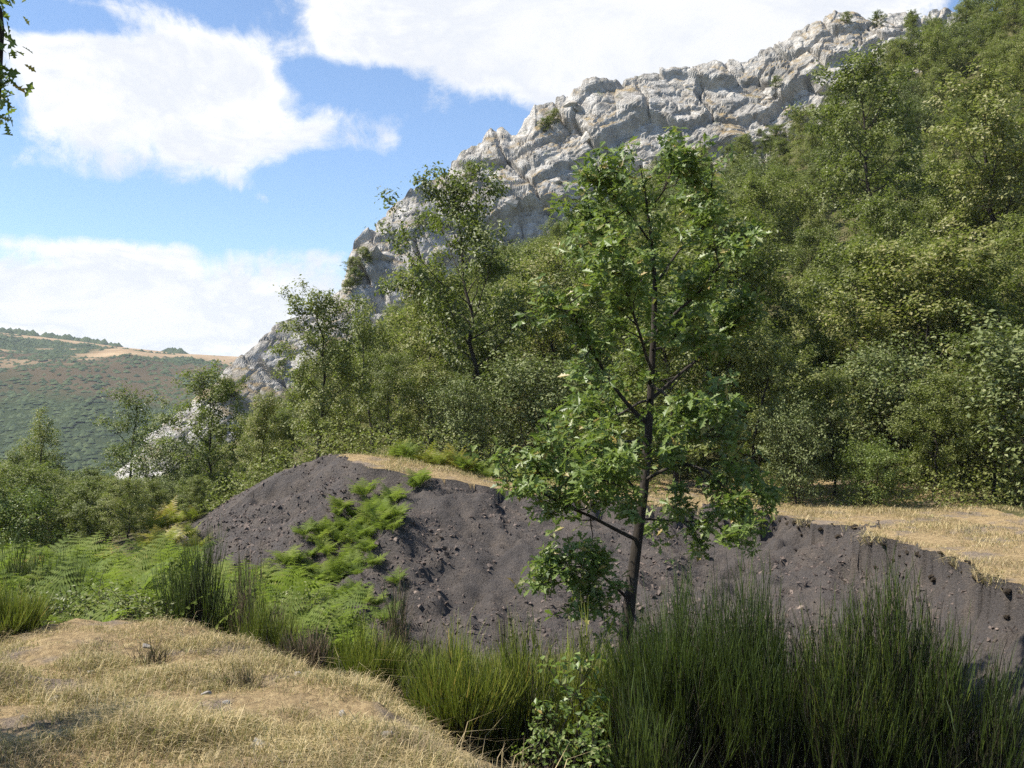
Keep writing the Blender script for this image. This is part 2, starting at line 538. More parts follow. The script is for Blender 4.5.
# ------------------------------------------------------------------ terrain heights
PAIRS = [  # lip of the spoil bank, foot of the spoil bank  (world metres)
    ((6.35, 8.0, -0.38), (4.7, 6.5, -1.45)), ((6.3, 11.0, -0.36), (4.9, 9.3, -1.6)),
    ((6.24, 13.0, -0.33), (4.95, 10.8, -1.62)), ((6.46, 15.5, -0.26), (4.6, 12.2, -1.6)),
    ((6.14, 18.0, -0.17), (3.8, 13.3, -1.6)), ((4.84, 21.0, -0.05), (2.6, 14.2, -1.55)),
    ((2.3, 21.3, 0.15), (1.2, 14.8, -1.55)), ((-0.24, 21.0, 0.40), (-0.6, 15.2, -1.55)),
    ((-2.24, 21.0, 0.76), (-2.2, 15.8, -1.5)), ((-3.4, 22.0, 0.95), (-3.0, 16.4, -1.45)),
    ((-4.42, 23.0, 0.92), (-3.9, 17.0, -1.4)), ((-5.5, 22.3, 0.30), (-5.5, 18.5, -1.2)),
    ((-6.4, 21.0, -0.72), (-6.6, 19.5, -1.1)),
]
T_pts = [l for l, f in PAIRS]
T_pts += [(8, 5, -.4), (12, 8, -.35), (12, 16, -.15), (9, 20, -.1), (14, 24, .2), (20, 10, 0.2), (24, 26, 1.6),
          (6.5, 25, .1), (11, 27, .35), (3.5, 25.5, .2), (0.5, 25, .35), (-2, 24.5, .7), (-4.2, 25.5, .8),
          (-6, 26, -.2), (-8, 27, -.7), (-10, 24, -1.1), (-12, 30, -1.5), (-16, 34, -2.4), (-8, 20, -1.1), (-14, 20, -1.6), (-12, 12, -1.2), (-20, 10, -2.2),
          (-9, 36, -1.0), (-20, 48, -4.2), (-14, 44, -1.5), (-40, 50, -9), (-60, 60, -13), (-100, 0, -16), (-60, -20, -6), (-35, 20, -5), (-100, 100, -24), (-50, 110, -16),
          (120, 0, 8), (0, -40, 0), (60, -40, 3), (60, 10, 6), (-10, 130, 6), (40, 140, 20), (90, 140, 34), (120, 90, 44), (120, 40, 22), (0, -8, -0.2), (20, -5, 0.2)]
CLB = [(110, 505, 56), (150, 488, 60), (200, 462, 64), (270, 425, 68), (350, 372, 73), (430, 322, 78), (520, 268, 82), (600, 222, 85), (680, 185, 86), (760, 165, 88), (850, 100, 90), (960, 58, 95), (1080, -35, 98), (1250, -130, 104)]
for (px, py, Y) in CLB:
    T_pts.append(tuple(P(px, py, Y)))
    if px >= 430:      # the slope straight down from there
        top = P(px, py, Y)
        bx, by, bz = (px - 512) / FPX * 28, 28.0, 0.35
        for f in (0.33, 0.66):
            T_pts.append((bx + (top.x - bx) * f, by + (top.y - by) * f, bz + (top.z - bz) * (f - 0.05)))
TS = TPS(T_pts, 1e-4)

S_pts = []
for l, f in PAIRS:
    l = np.array(l); f = np.array(f)
    S_pts += [tuple(f), tuple(l), tuple(f + (l - f) * 0.5 + np.array((0, 0, -0.04))), tuple(l + (l - f) * 0.6 + np.array((0, 0, 0.25))), tuple(l + (l - f) * 1.4 + np.array((0, 0, 1.3)))]
S_pts += [(3, 8, -1.15), (1.5, 10.5, -1.1), (1, 7, -1.05), (0, 12, -1.3), (2.5, 11.5, -1.3), (-2, 12.5, -1.2), (-4, 13.5, -1.05), (-6, 14.5, -.95), (-8, 16, -1.0), (-10, 13, -.95), (-12, 20, -1.2), (-9, 24, -0.9),
          (-14, 28, -1.2), (4, 6, -1.3), (3, 3, -1.0), (-3, 10.5, -0.95), (-6, 11, -0.9), (-1, 8, -1.0), (2, 0, -0.8), (5, 0, -0.8), (-14, 8, -1.1), (-8, 30, 0.2), (-20, 30, -1.5), (0, 30, 6), (10, 26, 5), (12, 10, 4), (12, 3, 3)]
SS = TPS(S_pts, 1e-4)
MOUND = [(-20, 8.3), (-7.5, 7.9), (-5.2, 7.75), (-3.95, 8.0), (-3.75, 8.75), (-3.35, 9.2), (-2.85, 9.0), (-2.4, 8.45), (-1.75, 7.75), (-1.22, 7.1), (-.75, 6.15), (-.25, 5.05), (0.5, 3.6), (1.0, 2), (1.3, -6), (-20, -6)]
HEAP_POLY = [l[:2] for l, f in PAIRS] + [f[:2] for l, f in reversed(PAIRS)]


def terrain(x, y, detail=True):
    """returns height and class: 0 mound, 1 gully, 2 spoil, 3 terrace"""
    x = np.asarray(x, float); y = np.asarray(y, float)
    wob = fbm(x * 0.9, y * 0.9, oct=3, seed=31) * 1.0
    tt = TS(x, y)
    ss = SS(x, y)
    sd = poly_sd(x, y, MOUND) + fbm(x * 1.3, y * 1.3, oct=3, seed=5) * 0.5
    mm = np.where(sd > 0, 0.06 * sstep(sd, 0, 1.2) - 0.03, -0.03 + sd * 0.62)
    if detail:
        mm = mm + fbm(x * 1.5, y * 1.5, oct=5, seed=11, gain=0.6) * 0.24
    hp = poly_sd(x, y, HEAP_POLY) + wob * 0.7
    lipn = fbm(x * 1.5, y * 1.5, oct=4, seed=77, gain=0.65) * 0.95 * sstep(x, -1.0, 3.0) + fbm(x * 1.7, y * 1.7, oct=3, seed=78) * 0.3
    in_t = ss + lipn * 0.6 > tt
    scarp = 0.27 * sstep(x, 1.5, 4.5)
    pit = ss - scarp * sstep(tt - ss, 0.0, 0.09) * sstep(tt - ss, 2.2, 0.3)
    if detail:
        d1 = fbm(x * 2.2, y * 2.2, oct=5, seed=3, gain=0.74) * 0.38
        # runnels down the face
        d2 = np.abs(fbm(x * 1.1 + y * 0.3, y * 0.28, oct=3, seed=9)) * 0.55 + sstep(fbm(x * 1.6, y * 2.4, oct=4, seed=19), 0.02, 0.16) * 0.16
        pit = pit + (d1 - d2) * np.where(hp > -0.6, 1.0, 0.5)
        tt = tt + fbm(x * 1.5, y * 1.5, oct=4, seed=8) * 0.14
    # the trough between the far left lobe and the nearer lobe of the heap
    ax_, ay_, bx_, by_ = -4.25, 15.0, -2.75, 20.6
    tl = np.clip(((x - ax_) * (bx_ - ax_) + (y - ay_) * (by_ - ay_)) / ((bx_ - ax_) ** 2 + (by_ - ay_) ** 2), 0, 1)
    sidev = x - (ax_ + (bx_ - ax_) * tl)
    endf = np.exp(-(((y - ay_ - (by_ - ay_) * tl) / 1.2) ** 2))
    pit = pit + endf * (-0.34 * np.exp(-(sidev / 0.55) ** 2) + 0.30 * np.exp(-((sidev - 1.25) / 0.8) ** 2) * sstep(tt - ss, 0.0, 0.5))
    z = np.where(in_t, tt, pit)
    cls = np.where(in_t, 3, np.where((hp > 0) | ((tt - ss < 0.95) & (x > -4.3) & (y > 6)), 2, 1))
    cls = np.where((hp > -1.1) & (x < -3.8) & (y > 19.5) & (cls != 2), 2, cls)
    ism = mm > z
    z = np.where(ism, mm, z)
    cls = np.where(ism, 0, cls)
    # left of the bank everything is one overgrown slope
    cls = np.where((cls == 3) & (x < -5.0), 1, cls)
    return z, cls


def H(x, y):
    z, c = terrain(np.atleast_1d(np.asarray(x, float)), np.atleast_1d(np.asarray(y, float)))
    return float(z[0])


NX0, NX1, NY0, NY1, NST = -14.0, 10.0, 1.0, 27.0, 0.065


def near_ground():
    xs = np.arange(NX0, NX1 + 1e-6, NST); ys = np.arange(NY0, NY1 + 1e-6, NST)
    gx, gy = np.meshgrid(xs, ys)
    z, c = terrain(gx, gy)
    v = np.stack([gx, gy, z], -1).reshape(-1, 3)
    nx, ny = len(xs), len(ys)
    idx = np.arange(nx * ny).reshape(ny, nx)
    q = np.stack([idx[:-1, :-1], idx[:-1, 1:], idx[1:, 1:], idx[1:, :-1]], -1).reshape(-1, 4)
    qc = c[:-1, :-1].ravel()
    for k, (nm, mt) in enumerate((('mound', 'dry_turf'), ('gully', 'gully'), ('spoil_heap', 'spoil'), ('terrace', 'dry_turf'))):
        f = q[qc == k]
        used, inv = np.unique(f.ravel(), return_inverse=True)
        structure(nm, mesh_np(nm, v[used], inv.reshape(-1, 4), M[mt]))


def coarse_ground():
    xs = np.concatenate([np.arange(-150, -16, 3.0), np.arange(-16, 12.1, 0.8), np.arange(13, 160, 2.0)])
    ys = np.concatenate([np.arange(-60, 0, 4.0), np.arange(0, 30, 0.8), np.arange(30, 160, 1.6)])
    gx, gy = np.meshgrid(xs, ys)
    z, _ = terrain(gx, gy, False)
    far = (gx < -15) | (gx > 11) | (gy < 0) | (gy > 28)
    z = np.where(far, TS(gx, gy), z)
    z = z + fbm(gx * 0.12, gy * 0.12, oct=3, seed=2) * 1.6 * sstep(gy, 32, 45)
    inside = np.minimum(np.minimum(gx - NX0, NX1 - gx), np.minimum(gy - NY0, NY1 - gy))
    z = z - 0.06 - 0.8 * sstep(inside, 0.0, 1.5)
    rim = np.minimum(np.minimum(gx + 150, 159 - gx), np.minimum(gy + 60, 159 - gy))
    z = np.where(rim < 4, -45, z)
    v = np.stack([gx, gy, z], -1).reshape(-1, 3)
    nx, ny = len(xs), len(ys)
    idx = np.arange(nx * ny).reshape(ny, nx)
    q = np.stack([idx[:-1, :-1], idx[:-1, 1:], idx[1:, 1:], idx[1:, :-1]], -1).reshape(-1, 4)
    structure('hillside', mesh_np('hillside', v, q, M['forest_floor']))


def hill_z(x, y):
    x = np.asarray(x, float); y = np.asarray(y, float)
    z, _ = terrain(x, y)
    far = (x < -14.5) | (x > 10.5) | (y > 27)
    zz = np.where(far, TS(x, y), z)
    return zz + fbm(x * 0.12, y * 0.12, oct=3, seed=2) * 1.6 * sstep(y, 32, 45) - np.where(far, 0.06, 0.0)


near_ground()
coarse_ground()

# ------------------------------------------------------------------ the crag above the wood
SIL = [(60, 520, 60), (105, 480, 61), (139, 441, 62), (166, 420, 63), (190, 400, 65), (212, 383, 66), (229, 361, 67), (246, 348, 68), (272, 331, 70), (299, 317, 72), (318, 302, 73), (338, 288, 74), (345, 268, 75),
       (352, 246, 76), (367, 233, 77), (396, 206, 79), (416, 191, 80), (436, 180, 82), (456, 161, 83), (478, 143, 84), (489, 127, 85), (500, 125, 85), (514, 134, 85), (525, 112, 86), (532, 98, 86), (565, 96, 87),
       (598, 84, 88), (616, 91, 89), (650, 74, 90), (690, 69, 91), (720, 57, 92), (747, 57, 92), (771, 46, 93), (794, 30, 94), (820, 17, 94), (835, 12, 95), (855, 13, 96), (866, 18, 97), (881, 13, 98), (915, 8, 99), (942, 6, 100), (962, 12, 101), (980, 40, 101), (1010, 95, 102)]


def crag():
    sil = np.array([list(P(px, py, Y)) for px, py, Y in SIL])
    spx = np.array([s[0] for s in SIL], float)
    base = []
    cpx = np.array([c[0] for c in CLB], float); cpy = np.array([c[1] for c in CLB], float); cY = np.array([c[2] for c in CLB], float)
    for (px, py, Y) in SIL:
        b = P(px + 4, np.interp(px, cpx, cpy) + 18, np.interp(px, cpx, cY) - 3)
        base.append([b.x, b.y, b.z - 1.0])
    base = np.array(base)
    nu, nv = 900, 150
    # arc length along the crest
    al = np.concatenate([[0], np.cumsum(np.linalg.norm(np.diff(sil, axis=0), axis=1))])
    u = np.linspace(0, al[-1], nu)
    top = np.stack([np.interp(u, al, sil[:, k]) for k in range(3)], -1)
    bot = np.stack([np.interp(u, al, base[:, k]) for k in range(3)], -1)
    for k in range(3):                                     # smooth the foot
        kern = np.ones(41) / 41
        bot[:, k] = np.convolve(np.pad(bot[:, k], 20, mode='edge'), kern, 'valid')
    v = np.linspace(0, 1.55, nv)[None, :, None]
    vf = np.clip(v, 0, 1)
    p = bot[:, None] + (top - bot)[:, None] * vf
    # profile: steep foot, rounding towards the crest
    p[..., 1] += ((vf[..., 0] ** 1.7) - vf[..., 0]) * 5.0
    back = np.clip(v[..., 0] - 1, 0, 1)
    p[..., 1] += back * 26
    p[..., 2] -= (back * 22) ** 1.25
    x, y, z = p[..., 0], p[..., 1], p[..., 2]
    # displacement in the direction facing the valley
    n = np.array([-0.38, -0.70, 0.60]); n /= np.linalg.norm(n)
    strat = (z * 0.90 - x * 0.40 + y * 0.1)
    wq = fbm(x * 0.09, y * 0.09, z * 0.09, oct=3, seed=40) * 2.6
    cross = x * 0.85 + z * 0.38
    st = strat / 3.1 + wq
    layer = np.floor(st)
    saw = st - layer
    # slabs: every bed broken into long blocks, set back or proud of one another
    jit = _hash(layer.astype(np.int64), layer.astype(np.int64) * 0, layer.astype(np.int64) * 0, 5)
    cb = cross / (4.0 + 4.0 * jit) + jit * 9 + fbm(x * 0.3, y * 0.3, z * 0.3, oct=2, seed=41) * 0.6
    blkid = _hash(layer.astype(np.int64), np.floor(cb).astype(np.int64), layer.astype(np.int64) * 0, 6)
    edge_ = np.minimum(cb - np.floor(cb), 1 - (cb - np.floor(cb)))
    st2 = strat / 0.95 + wq * 2.3 + blkid
    lay2 = np.floor(st2); saw2 = st2 - lay2
    e1, e2, eid = worley(x * 0.5 + z * 0.2, y * 0.25, z * 0.8 - x * 0.38, 70)
    dis = fbm(x * 0.10, y * 0.10, z * 0.10, oct=3, seed=21) * 5.5
    dis = dis + (blkid - 0.5) * 1.5 + (0.55 - saw) * 0.7 - 0.9 * sstep(edge_, 0.05, 0.0) - 0.8 * sstep(saw, 0.10, 0.0)
    dis = dis + (_hash(lay2.astype(np.int64), np.floor(cb * 2.3).astype(np.int64), layer.astype(np.int64) * 0, 8) - 0.5) * 0.3 - 0.2 * sstep(saw2, 0.12, 0.0)
    dis = dis + (eid - 0.5) * 0.25 - 0.3 * sstep(e2 - e1, 0.07, 0.0) + fbm(x * 0.7, y * 0.7, z * 0.7, oct=5, seed=51, gain=0.58) * 0.8
    amp = np.clip(v[..., 0] * 3.0, 0.25, 1.0) * np.clip(1.0 - 0.55 * sstep(v[..., 0], 0.72, 1.0), 0, 1)
    size = np.clip((np.linalg.norm(top - bot, axis=1) / 14.0), 0.35, 1.0)[:, None]
    dis = dis * amp * size
    for _ in range(1):      # worn edges
        dp = np.pad(dis, 1, mode='edge')
        dis = (dp[:-2, 1:-1] + dp[2:, 1:-1] + dp[1:-1, :-2] + dp[1:-1, 2:]) * 0.14 + dis * 0.44
    p = p + n * dis[..., None]
    # small notches on the crest itself
    cr = np.exp(-((v[..., 0] - 1.0) / 0.12) ** 2)
    p[..., 2] += cr * (fbm(x * 0.8, y * 0.1, oct=4, seed=90, gain=0.55) * 1.0 + (eid - 0.5) * 0.3) * size
    verts = p.reshape(-1, 3)
    idx = np.arange(nu * nv).reshape(nu, nv)
    q = np.stack([idx[:-1, :-1], idx[1:, :-1], idx[1:, 1:], idx[:-1, 1:]], -1).reshape(-1, 4)
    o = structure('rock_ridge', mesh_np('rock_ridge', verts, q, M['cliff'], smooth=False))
    return o, p


def rock_mesh(name, rng, mat, n=16, flat=(1, 1, 1), boxy=0.5):
    bm = bmesh.new()
    for _ in range(n):
        d = rng.normal(size=3)
        d /= np.linalg.norm(d)
        c = d / np.max(np.abs(d))
        d = d * (1 - boxy) + c * boxy
        d = d * rng.uniform(0.8, 1.05) * 0.5 * np.array(flat)
        bm.verts.new(d)
    r = bmesh.ops.convex_hull(bm, input=bm.verts[:])
    bmesh.ops.delete(bm, geom=[g for g in r['geom_interior'] if isinstance(g, bmesh.types.BMVert)], context='VERTS')
    me = bpy.data.meshes.new(name)
    bm.to_mesh(me); bm.free()
    me.materials.append(mat)
    return me


ridge, ridge_p = crag()
rr = np.random.default_rng(12)
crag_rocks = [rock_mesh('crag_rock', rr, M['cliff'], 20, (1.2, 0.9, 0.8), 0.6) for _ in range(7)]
for i in range(90):
    a = rr.integers(10, 880)
    b = int(np.clip(rr.normal(55, 20), 14, 86))
    q = ridge_p[a, b]
    s = rr.uniform(0.5, 1.5) * (0.6 if a < 260 else 1.0)
    o = link('rock', crag_rocks[i % 7], ridge, (q[0], q[1] + 0.3 * s, q[2] - 0.25 * s))
    o.rotation_euler = (rr.uniform(-.5, .5), R(-25) + rr.uniform(-.35, .35), rr.uniform(0, 6.28))
    o.scale = (s * rr.uniform(0.9, 1.7), s, s * rr.uniform(0.7, 1.1))

# ------------------------------------------------------------------ far valley and hill
def valley_and_far_hill():
    v = np.array([(-3200, -1500, -46), (3200, -1500, -46), (3200, 4000, -46), (-3200, 4000, -46)], float)
    structure('ground', mesh_np('ground', v, np.array([[0, 1, 2, 3]]), M['forest_floor']))
    xs = np.linspace(-2600, 2200, 380); ys = np.concatenate([np.linspace(420, 1400, 190), np.linspace(1420, 3000, 30)])
    gx, gy = np.meshgrid(xs, ys)
    k = 1200.0
    rpx = np.array([-1500, -500, -200, 0, 60, 130, 180, 230, 300, 420, 600, 1500], float)
    rpy = np.array([322, 325, 328, 331, 336, 345, 350, 353, 357, 362, 366, 380], float)
    xr = (rpx - 512) / FPX * k
    zr = 1.6 + (430 - rpy) / FPX * k
    ridge_z = np.interp(gx, xr, zr) - 3

    def hz(gx, gy, ridge_z):
        ry = k + fbm(gx * 0.003, gy * 0, oct=2, seed=4) * 120
        f = np.clip((gy - 430) / (ry - 430), 0, 1)
        gul = np.abs(fbm(gx * 0.0042 + gy * 0.0012, gy * 0.0009, oct=3, seed=14)) * 110 - 14
        z = -44 + (ridge_z + 44) * (f ** 0.92) + 16 * np.sin(f * math.pi) - gul * np.sin(np.clip(f, 0, 1) * math.pi) * 1.0
        z = z + fbm(gx * 0.012, gy * 0.012, oct=4, seed=24) * 14 * np.sin(f * math.pi)
        z = z + (fbm(gx * 0.005, gy * 0.002, oct=4, seed=25) * 6) * f
        return np.where(gy > ry, z - (gy - ry) * 0.05, z), f
    z, f = hz(gx, gy, ridge_z)
    n = fbm(gx * 0.011, gy * 0.0075, oct=5, seed=66, gain=0.6)
    bare = sstep(n, 0.02, 0.07) * sstep(f, 0.4, 0.65)
    bare = np.maximum(bare, sstep(f + n * 0.45, 0.80, 0.88))
    red = sstep(fbm(gx * 0.006, gy * 0.005, oct=4, seed=99), 0.0, 0.16)
    vv = np.stack([gx, gy, z], -1).reshape(-1, 3)
    ny, nx = gx.shape
    idx = np.arange(nx * ny).reshape(ny, nx)
    q = np.stack([idx[:-1, :-1], idx[:-1, 1:], idx[1:, 1:], idx[1:, :-1]], -1).reshape(-1, 4)
    m, t = mat_new('far_hill')
    out = t.n('ShaderNodeOutputMaterial')
    at = t.n('ShaderNodeAttribute', attribute_name='cover')
    sp = t.n('ShaderNodeSeparateColor')
    t.l(at.outputs['Color'], sp.inputs[0])
    tc = t.n('ShaderNodeTexCoord')
    g = t.ramp(t.noise(tc.outputs['Object'], 0.06, 8.0, 0.7), [(0.3, (0.026, 0.036, 0.017)), (0.5, (0.036, 0.048, 0.022)), (0.75, (0.052, 0.062, 0.03))])
    bcol = t.ramp(t.noise(tc.outputs['Object'], 0.05, 6.0, 0.7), [(0.3, (0.2, 0.135, 0.08)), (0.7, (0.38, 0.28, 0.17))])
    g = t.mix(t.math('MULTIPLY', sp.outputs[1], 0.65), g, (0.105, 0.07, 0.045))
    c = t.mix(sp.outputs[0], g, bcol)
    pb = t.n('ShaderNodeBsdfPrincipled')
    t.l(c, pb.inputs['Base Color'])
    pb.inputs['Roughness'].default_value = 1.0
    pb.inputs['Specular IOR Level'].default_value = 0.0
    t.l(pb.outputs[0], out.inputs[0])
    me = mesh_np('far_hill', vv, q, m)
    ca = me.color_attributes.new('cover', 'FLOAT_COLOR', 'POINT')
    cc = np.stack([bare, red, red * 0, np.ones_like(red)], -1).reshape(-1).astype(np.float32)
    ca.data.foreach_set('color', cc)
    structure('far_hill', me)
    # scrub and the line of trees on the skyline: one mass far away
    rng = np.random.default_rng(5)
    N = 26000
    sx = rng.uniform(-820, -120, N); sy = rng.uniform(520, 1210, N)
    sz, sf = hz(sx, sy, np.interp(sx, xr, zr) - 3)
    nn = fbm(sx * 0.011, sy * 0.0075, oct=5, seed=66, gain=0.6)
    b2 = np.maximum(sstep(nn, 0.02, 0.07) * sstep(sf, 0.4, 0.65), sstep(sf + nn * 0.45, 0.80, 0.88))
    r2 = sstep(fbm(sx * 0.006, sy * 0.005, oct=4, seed=99), 0.0, 0.16)
    keep = rng.uniform(size=N) > np.maximum(b2 * 1.3, 0.1 + 0.6 * r2)
    sx, sy, sz = sx[keep], sy[keep], sz[keep]
    size = rng.uniform(1.1, 2.5, len(sx))
    # skyline trees
    M2 = 420
    tx = rng.uniform(-820, -330, M2); ty = 1200 + fbm(tx * 0.003, tx * 0, oct=2, seed=4) * 120 + rng.uniform(-14, 4, M2)
    tz, _ = hz(tx, ty, np.interp(tx, xr, zr) - 3)
    kp = (fbm(tx * 0.012, tx * 0, oct=2, seed=33) > -0.02 - 0.25 * (tx < -520)) 
    sx = np.concatenate([sx, tx[kp]]); sy = np.concatenate([sy, ty[kp]]); sz = np.concatenate([sz, tz[kp]])
    size = np.concatenate([size, rng.uniform(4.0, 7.0, kp.sum())])
    tv = np.array([(1, 0, 0), (.3, .95, 0), (-.8, .6, 0), (-.8, -.6, 0), (.3, -.95, 0), (0.1, 0, 1.0)], float)
    tf = np.array([(0, 1, 5), (1, 2, 5), (2, 3, 5), (3, 4, 5), (4, 0, 5)])
    k = len(sx)
    V = tv[None] * (1 + rng.uniform(-.35, .35, (k, len(tv), 1))) * size[:, None, None] * np.array([1.3, 1.3, 0.9])
    V = V + np.stack([sx, sy, sz - size * 0.1], -1)[:, None]
    F = tf[None] + (np.arange(k) * len(tv))[:, None, None]
    o = link('distant_scrub', mesh_np('distant_scrub', V.reshape(-1, 3), F.reshape(-1, 3), M['far_scrub'], True))
    tag(o, 'dark green scrub and trees covering the distant hill', 'scrub', kind='stuff')


valley_and_far_hill()

# ------------------------------------------------------------------ plants: shared builders
LEAF2 = (np.array([(0, 0, 0), (.5, .30, .07), (1, 0, -.06), (.5, -.30, .07)]), np.array([(0, 2, 1), (0, 3, 2)]))


def lobed_leaf():
    half = [(0.0, 0.012), (0.2, 0.13), (0.32, 0.06), (0.46, 0.25), (0.56, 0.1), (0.7, 0.28), (0.8, 0.11), (1.0, 0.03)]
    v = []; f = []
    for i, (x, y) in enumerate(half):
        dz = -0.10 * (x ** 2)
        v += [(x, 0, dz), (x, y, dz + y * 0.35), (x, -y, dz + y * 0.35)]
    for i in range(len(half) - 1):
        a, b = 3 * i, 3 * i + 3
        f += [(a, b, b + 1), (a, b + 1, a + 1), (a, b + 2, b), (a, a + 2, b + 2)]
    return np.array(v, float), np.array(f)


LOBED = lobed_leaf()


def frames(nrm, rng):
    """rotation matrices whose z is nrm and x is a random tangent"""
    n = nrm / np.linalg.norm(nrm, axis=1, keepdims=True)
    r = rng.normal(size=n.shape)
    x = r - n * (r * n).sum(1, keepdims=True)
    x /= np.linalg.norm(x, axis=1, keepdims=True)
    y = np.cross(n, x)
    return np.stack([x, y, n], -1)          # columns


def leaves_geo(pos, rot, size, tpl):
    tv, tf = tpl
    V = np.einsum('nij,kj->nki', rot, tv) * size[:, None, None] + pos[:, None]
    F = tf[None] + (np.arange(len(pos)) * len(tv))[:, None, None]
    return V.reshape(-1, 3), F.reshape(-1, tf.shape[1])


def tubes_geo(branches, sides=6):
    """branches: list of (points (k,3), radii (k,), sides)"""
    VV = []; FF = []; off = 0
    for pts, rad, sd_ in branches:
        k = len(pts)
        tan = np.gradient(pts, axis=0)
        tan /= np.linalg.norm(tan, axis=1, keepdims=True) + 1e-9
        ref = np.array([0.31, 0.95, 0.05])
        a = np.cross(tan, ref); a /= np.linalg.norm(a, axis=1, keepdims=True) + 1e-9
        b = np.cross(tan, a)
        th = np.arange(sd_) / sd_ * 2 * math.pi
        ring = a[:, None] * np.cos(th)[None, :, None] + b[:, None] * np.sin(th)[None, :, None]
        V = pts[:, None] + ring * rad[:, None, None]
        i = np.arange(k - 1)[:, None] * sd_
        j = np.arange(sd_)[None]
        j2 = (j + 1) % sd_
        F = np.stack([i + j, i + j2, i + sd_ + j2, i + sd_ + j], -1).reshape(-1, 4) + off
        VV.append(V.reshape(-1, 3)); FF.append(F); off += k * sd_
    return np.concatenate(VV), np.concatenate(FF)


def curve_pts(p0, d, length, k, rng, up=0.25, wob=0.12):
    """a wandering line from p0 along d that turns slowly upward"""
    pts = [np.array(p0, float)]
    d = np.array(d, float); d /= np.linalg.norm(d)
    for _ in range(k - 1):
        pts.append(pts[-1] + d * length / (k - 1))
        d = d + rng.normal(size=3) * wob + np.array([0, 0, up / (k - 1)])
        d /= np.linalg.norm(d)
    return np.array(pts)


def along(pts, s):
    f = s * (len(pts) - 1)
    i = np.minimum(f.astype(int), len(pts) - 2)
    t = (f - i)[:, None]
    return pts[i] * (1 - t) + pts[i + 1] * t


def gen_tree(seed, h, cbase, cr, nprim, nleaf, lsize, wood=1.0, spread=0.135, stems=1, shape=1.0, gap=0.0):
    """woody tubes and leaves of a young oak; origin at the foot"""
    rng = np.random.default_rng(seed)
    br = []; leafy = []
    for st in range(stems):
        lean = rng.normal(size=2) * (0.04 if stems == 1 else 0.16)
        hh = h * (1 if st == 0 else rng.uniform(0.7, 0.95))
        kk = 12
        tz = np.linspace(0, 1, kk)
        wx = np.cumsum(rng.normal(size=kk)) * 0.022 * hh * 0.6; wy = np.cumsum(rng.normal(size=kk)) * 0.022 * hh * 0.6
        wx -= wx[0]; wy -= wy[0]
        tr = np.stack([lean[0] * tz * hh + wx, lean[1] * tz * hh + wy, tz * hh * 0.97], -1)
        tr[0, 2] = -0.3
        r0 = 0.0135 * hh * wood * (1 if stems == 1 else 0.75)
        br.append((tr, r0 * (1 - tz * 0.9) + 0.004, 7))
        for i in range(nprim):
            t = cbase + (0.97 - cbase) * ((i + rng.uniform(0, 1)) / nprim)
            o = along(tr, np.array([t]))[0]
            az = i * 2.4 + rng.uniform(-.6, .6)
            s = (t - cbase) / (1 - cbase)
            prof = (math.sin(min(1, (s * 0.86 + 0.14)) ** shape * math.pi)) ** 0.6
            L = cr * max(0.22, prof) * rng.uniform(0.7, 1.25)
            el = R(18 + 45 * s + rng.uniform(-12, 12))
            d = np.array([math.cos(az) * math.cos(el), math.sin(az) * math.cos(el), math.sin(el)])
            pp = curve_pts(o, d, L, 6, rng, 0.35, 0.13)
            rp = r0 * (1 - t * 0.8) * 0.45
            br.append((pp, np.linspace(rp, 0.004, 6), 5))
            leafy.append((pp, 0.7, L * 0.3))
            ns = max(3, int(4 + L * 2.2))
            for j in range(ns):
                u = 0.25 + 0.75 * (j + rng.uniform(0, 1)) / ns
                o2 = along(pp, np.array([min(u, 1.0)]))[0]
                d2 = d * 0.5 + rng.normal(size=3) * 0.75 + np.array([0, 0, 0.25])
                L2 = L * rng.uniform(0.25, 0.5) + 0.18
                p2 = curve_pts(o2, d2, L2, 4, rng, 0.25, 0.2)
                br.append((p2, np.linspace(max(0.005, rp * 0.4), 0.003, 4), 3))
                if rng.uniform() > gap:
                    leafy.append((p2, 0.45, L2 * 1.4))
    w = np.array([l[2] for l in leafy]); w /= w.sum()
    cnt = rng.multinomial(nleaf, w)
    pos = []; out = []
    for (pts, s0, _), c in zip(leafy, cnt):
        if c == 0: continue
        s = s0 + (1 - s0) * rng.uniform(0, 1, c) ** 0.7
        q = along(pts, s)
        cl = rng.normal(size=(c, 3)) * spread * np.array([1, 1, 0.75])
        pos.append(q + cl); out.append(cl + (pts[-1] - pts[0])[None] * 0.3)
    pos = np.concatenate(pos); out = np.concatenate(out)
    nrm = rng.normal(size=pos.shape) * 0.5 + np.array([0, 0, 0.6]) + out / (np.linalg.norm(out, axis=1, keepdims=True) + 1e-6) * 0.75
    rot = frames(nrm, rng)
    size = lsize * rng.uniform(0.65, 1.25, len(pos))
    return br, pos, rot, size


def tree_proto(seed, leafmat, h, cbase, cr, nprim, nleaf, lsize, **kw):
    br, pos, rot, size = gen_tree(seed, h, cbase, cr, nprim, nleaf, lsize, **kw)
    V, F = tubes_geo(br)
    trunk = mesh_np('trunk', V, F, M['bark'])
    V, F = leaves_geo(pos, rot, size, LEAF2)
    crown = mesh_np('crown', V, F, M[leafmat], False)
    top = float(np.percentile(pos[:, 2], 99.7))
    rad = float(np.percentile(np.hypot(pos[:, 0], pos[:, 1]), 90))
    return dict(trunk=trunk, crown=crown, top=top, rad=rad)


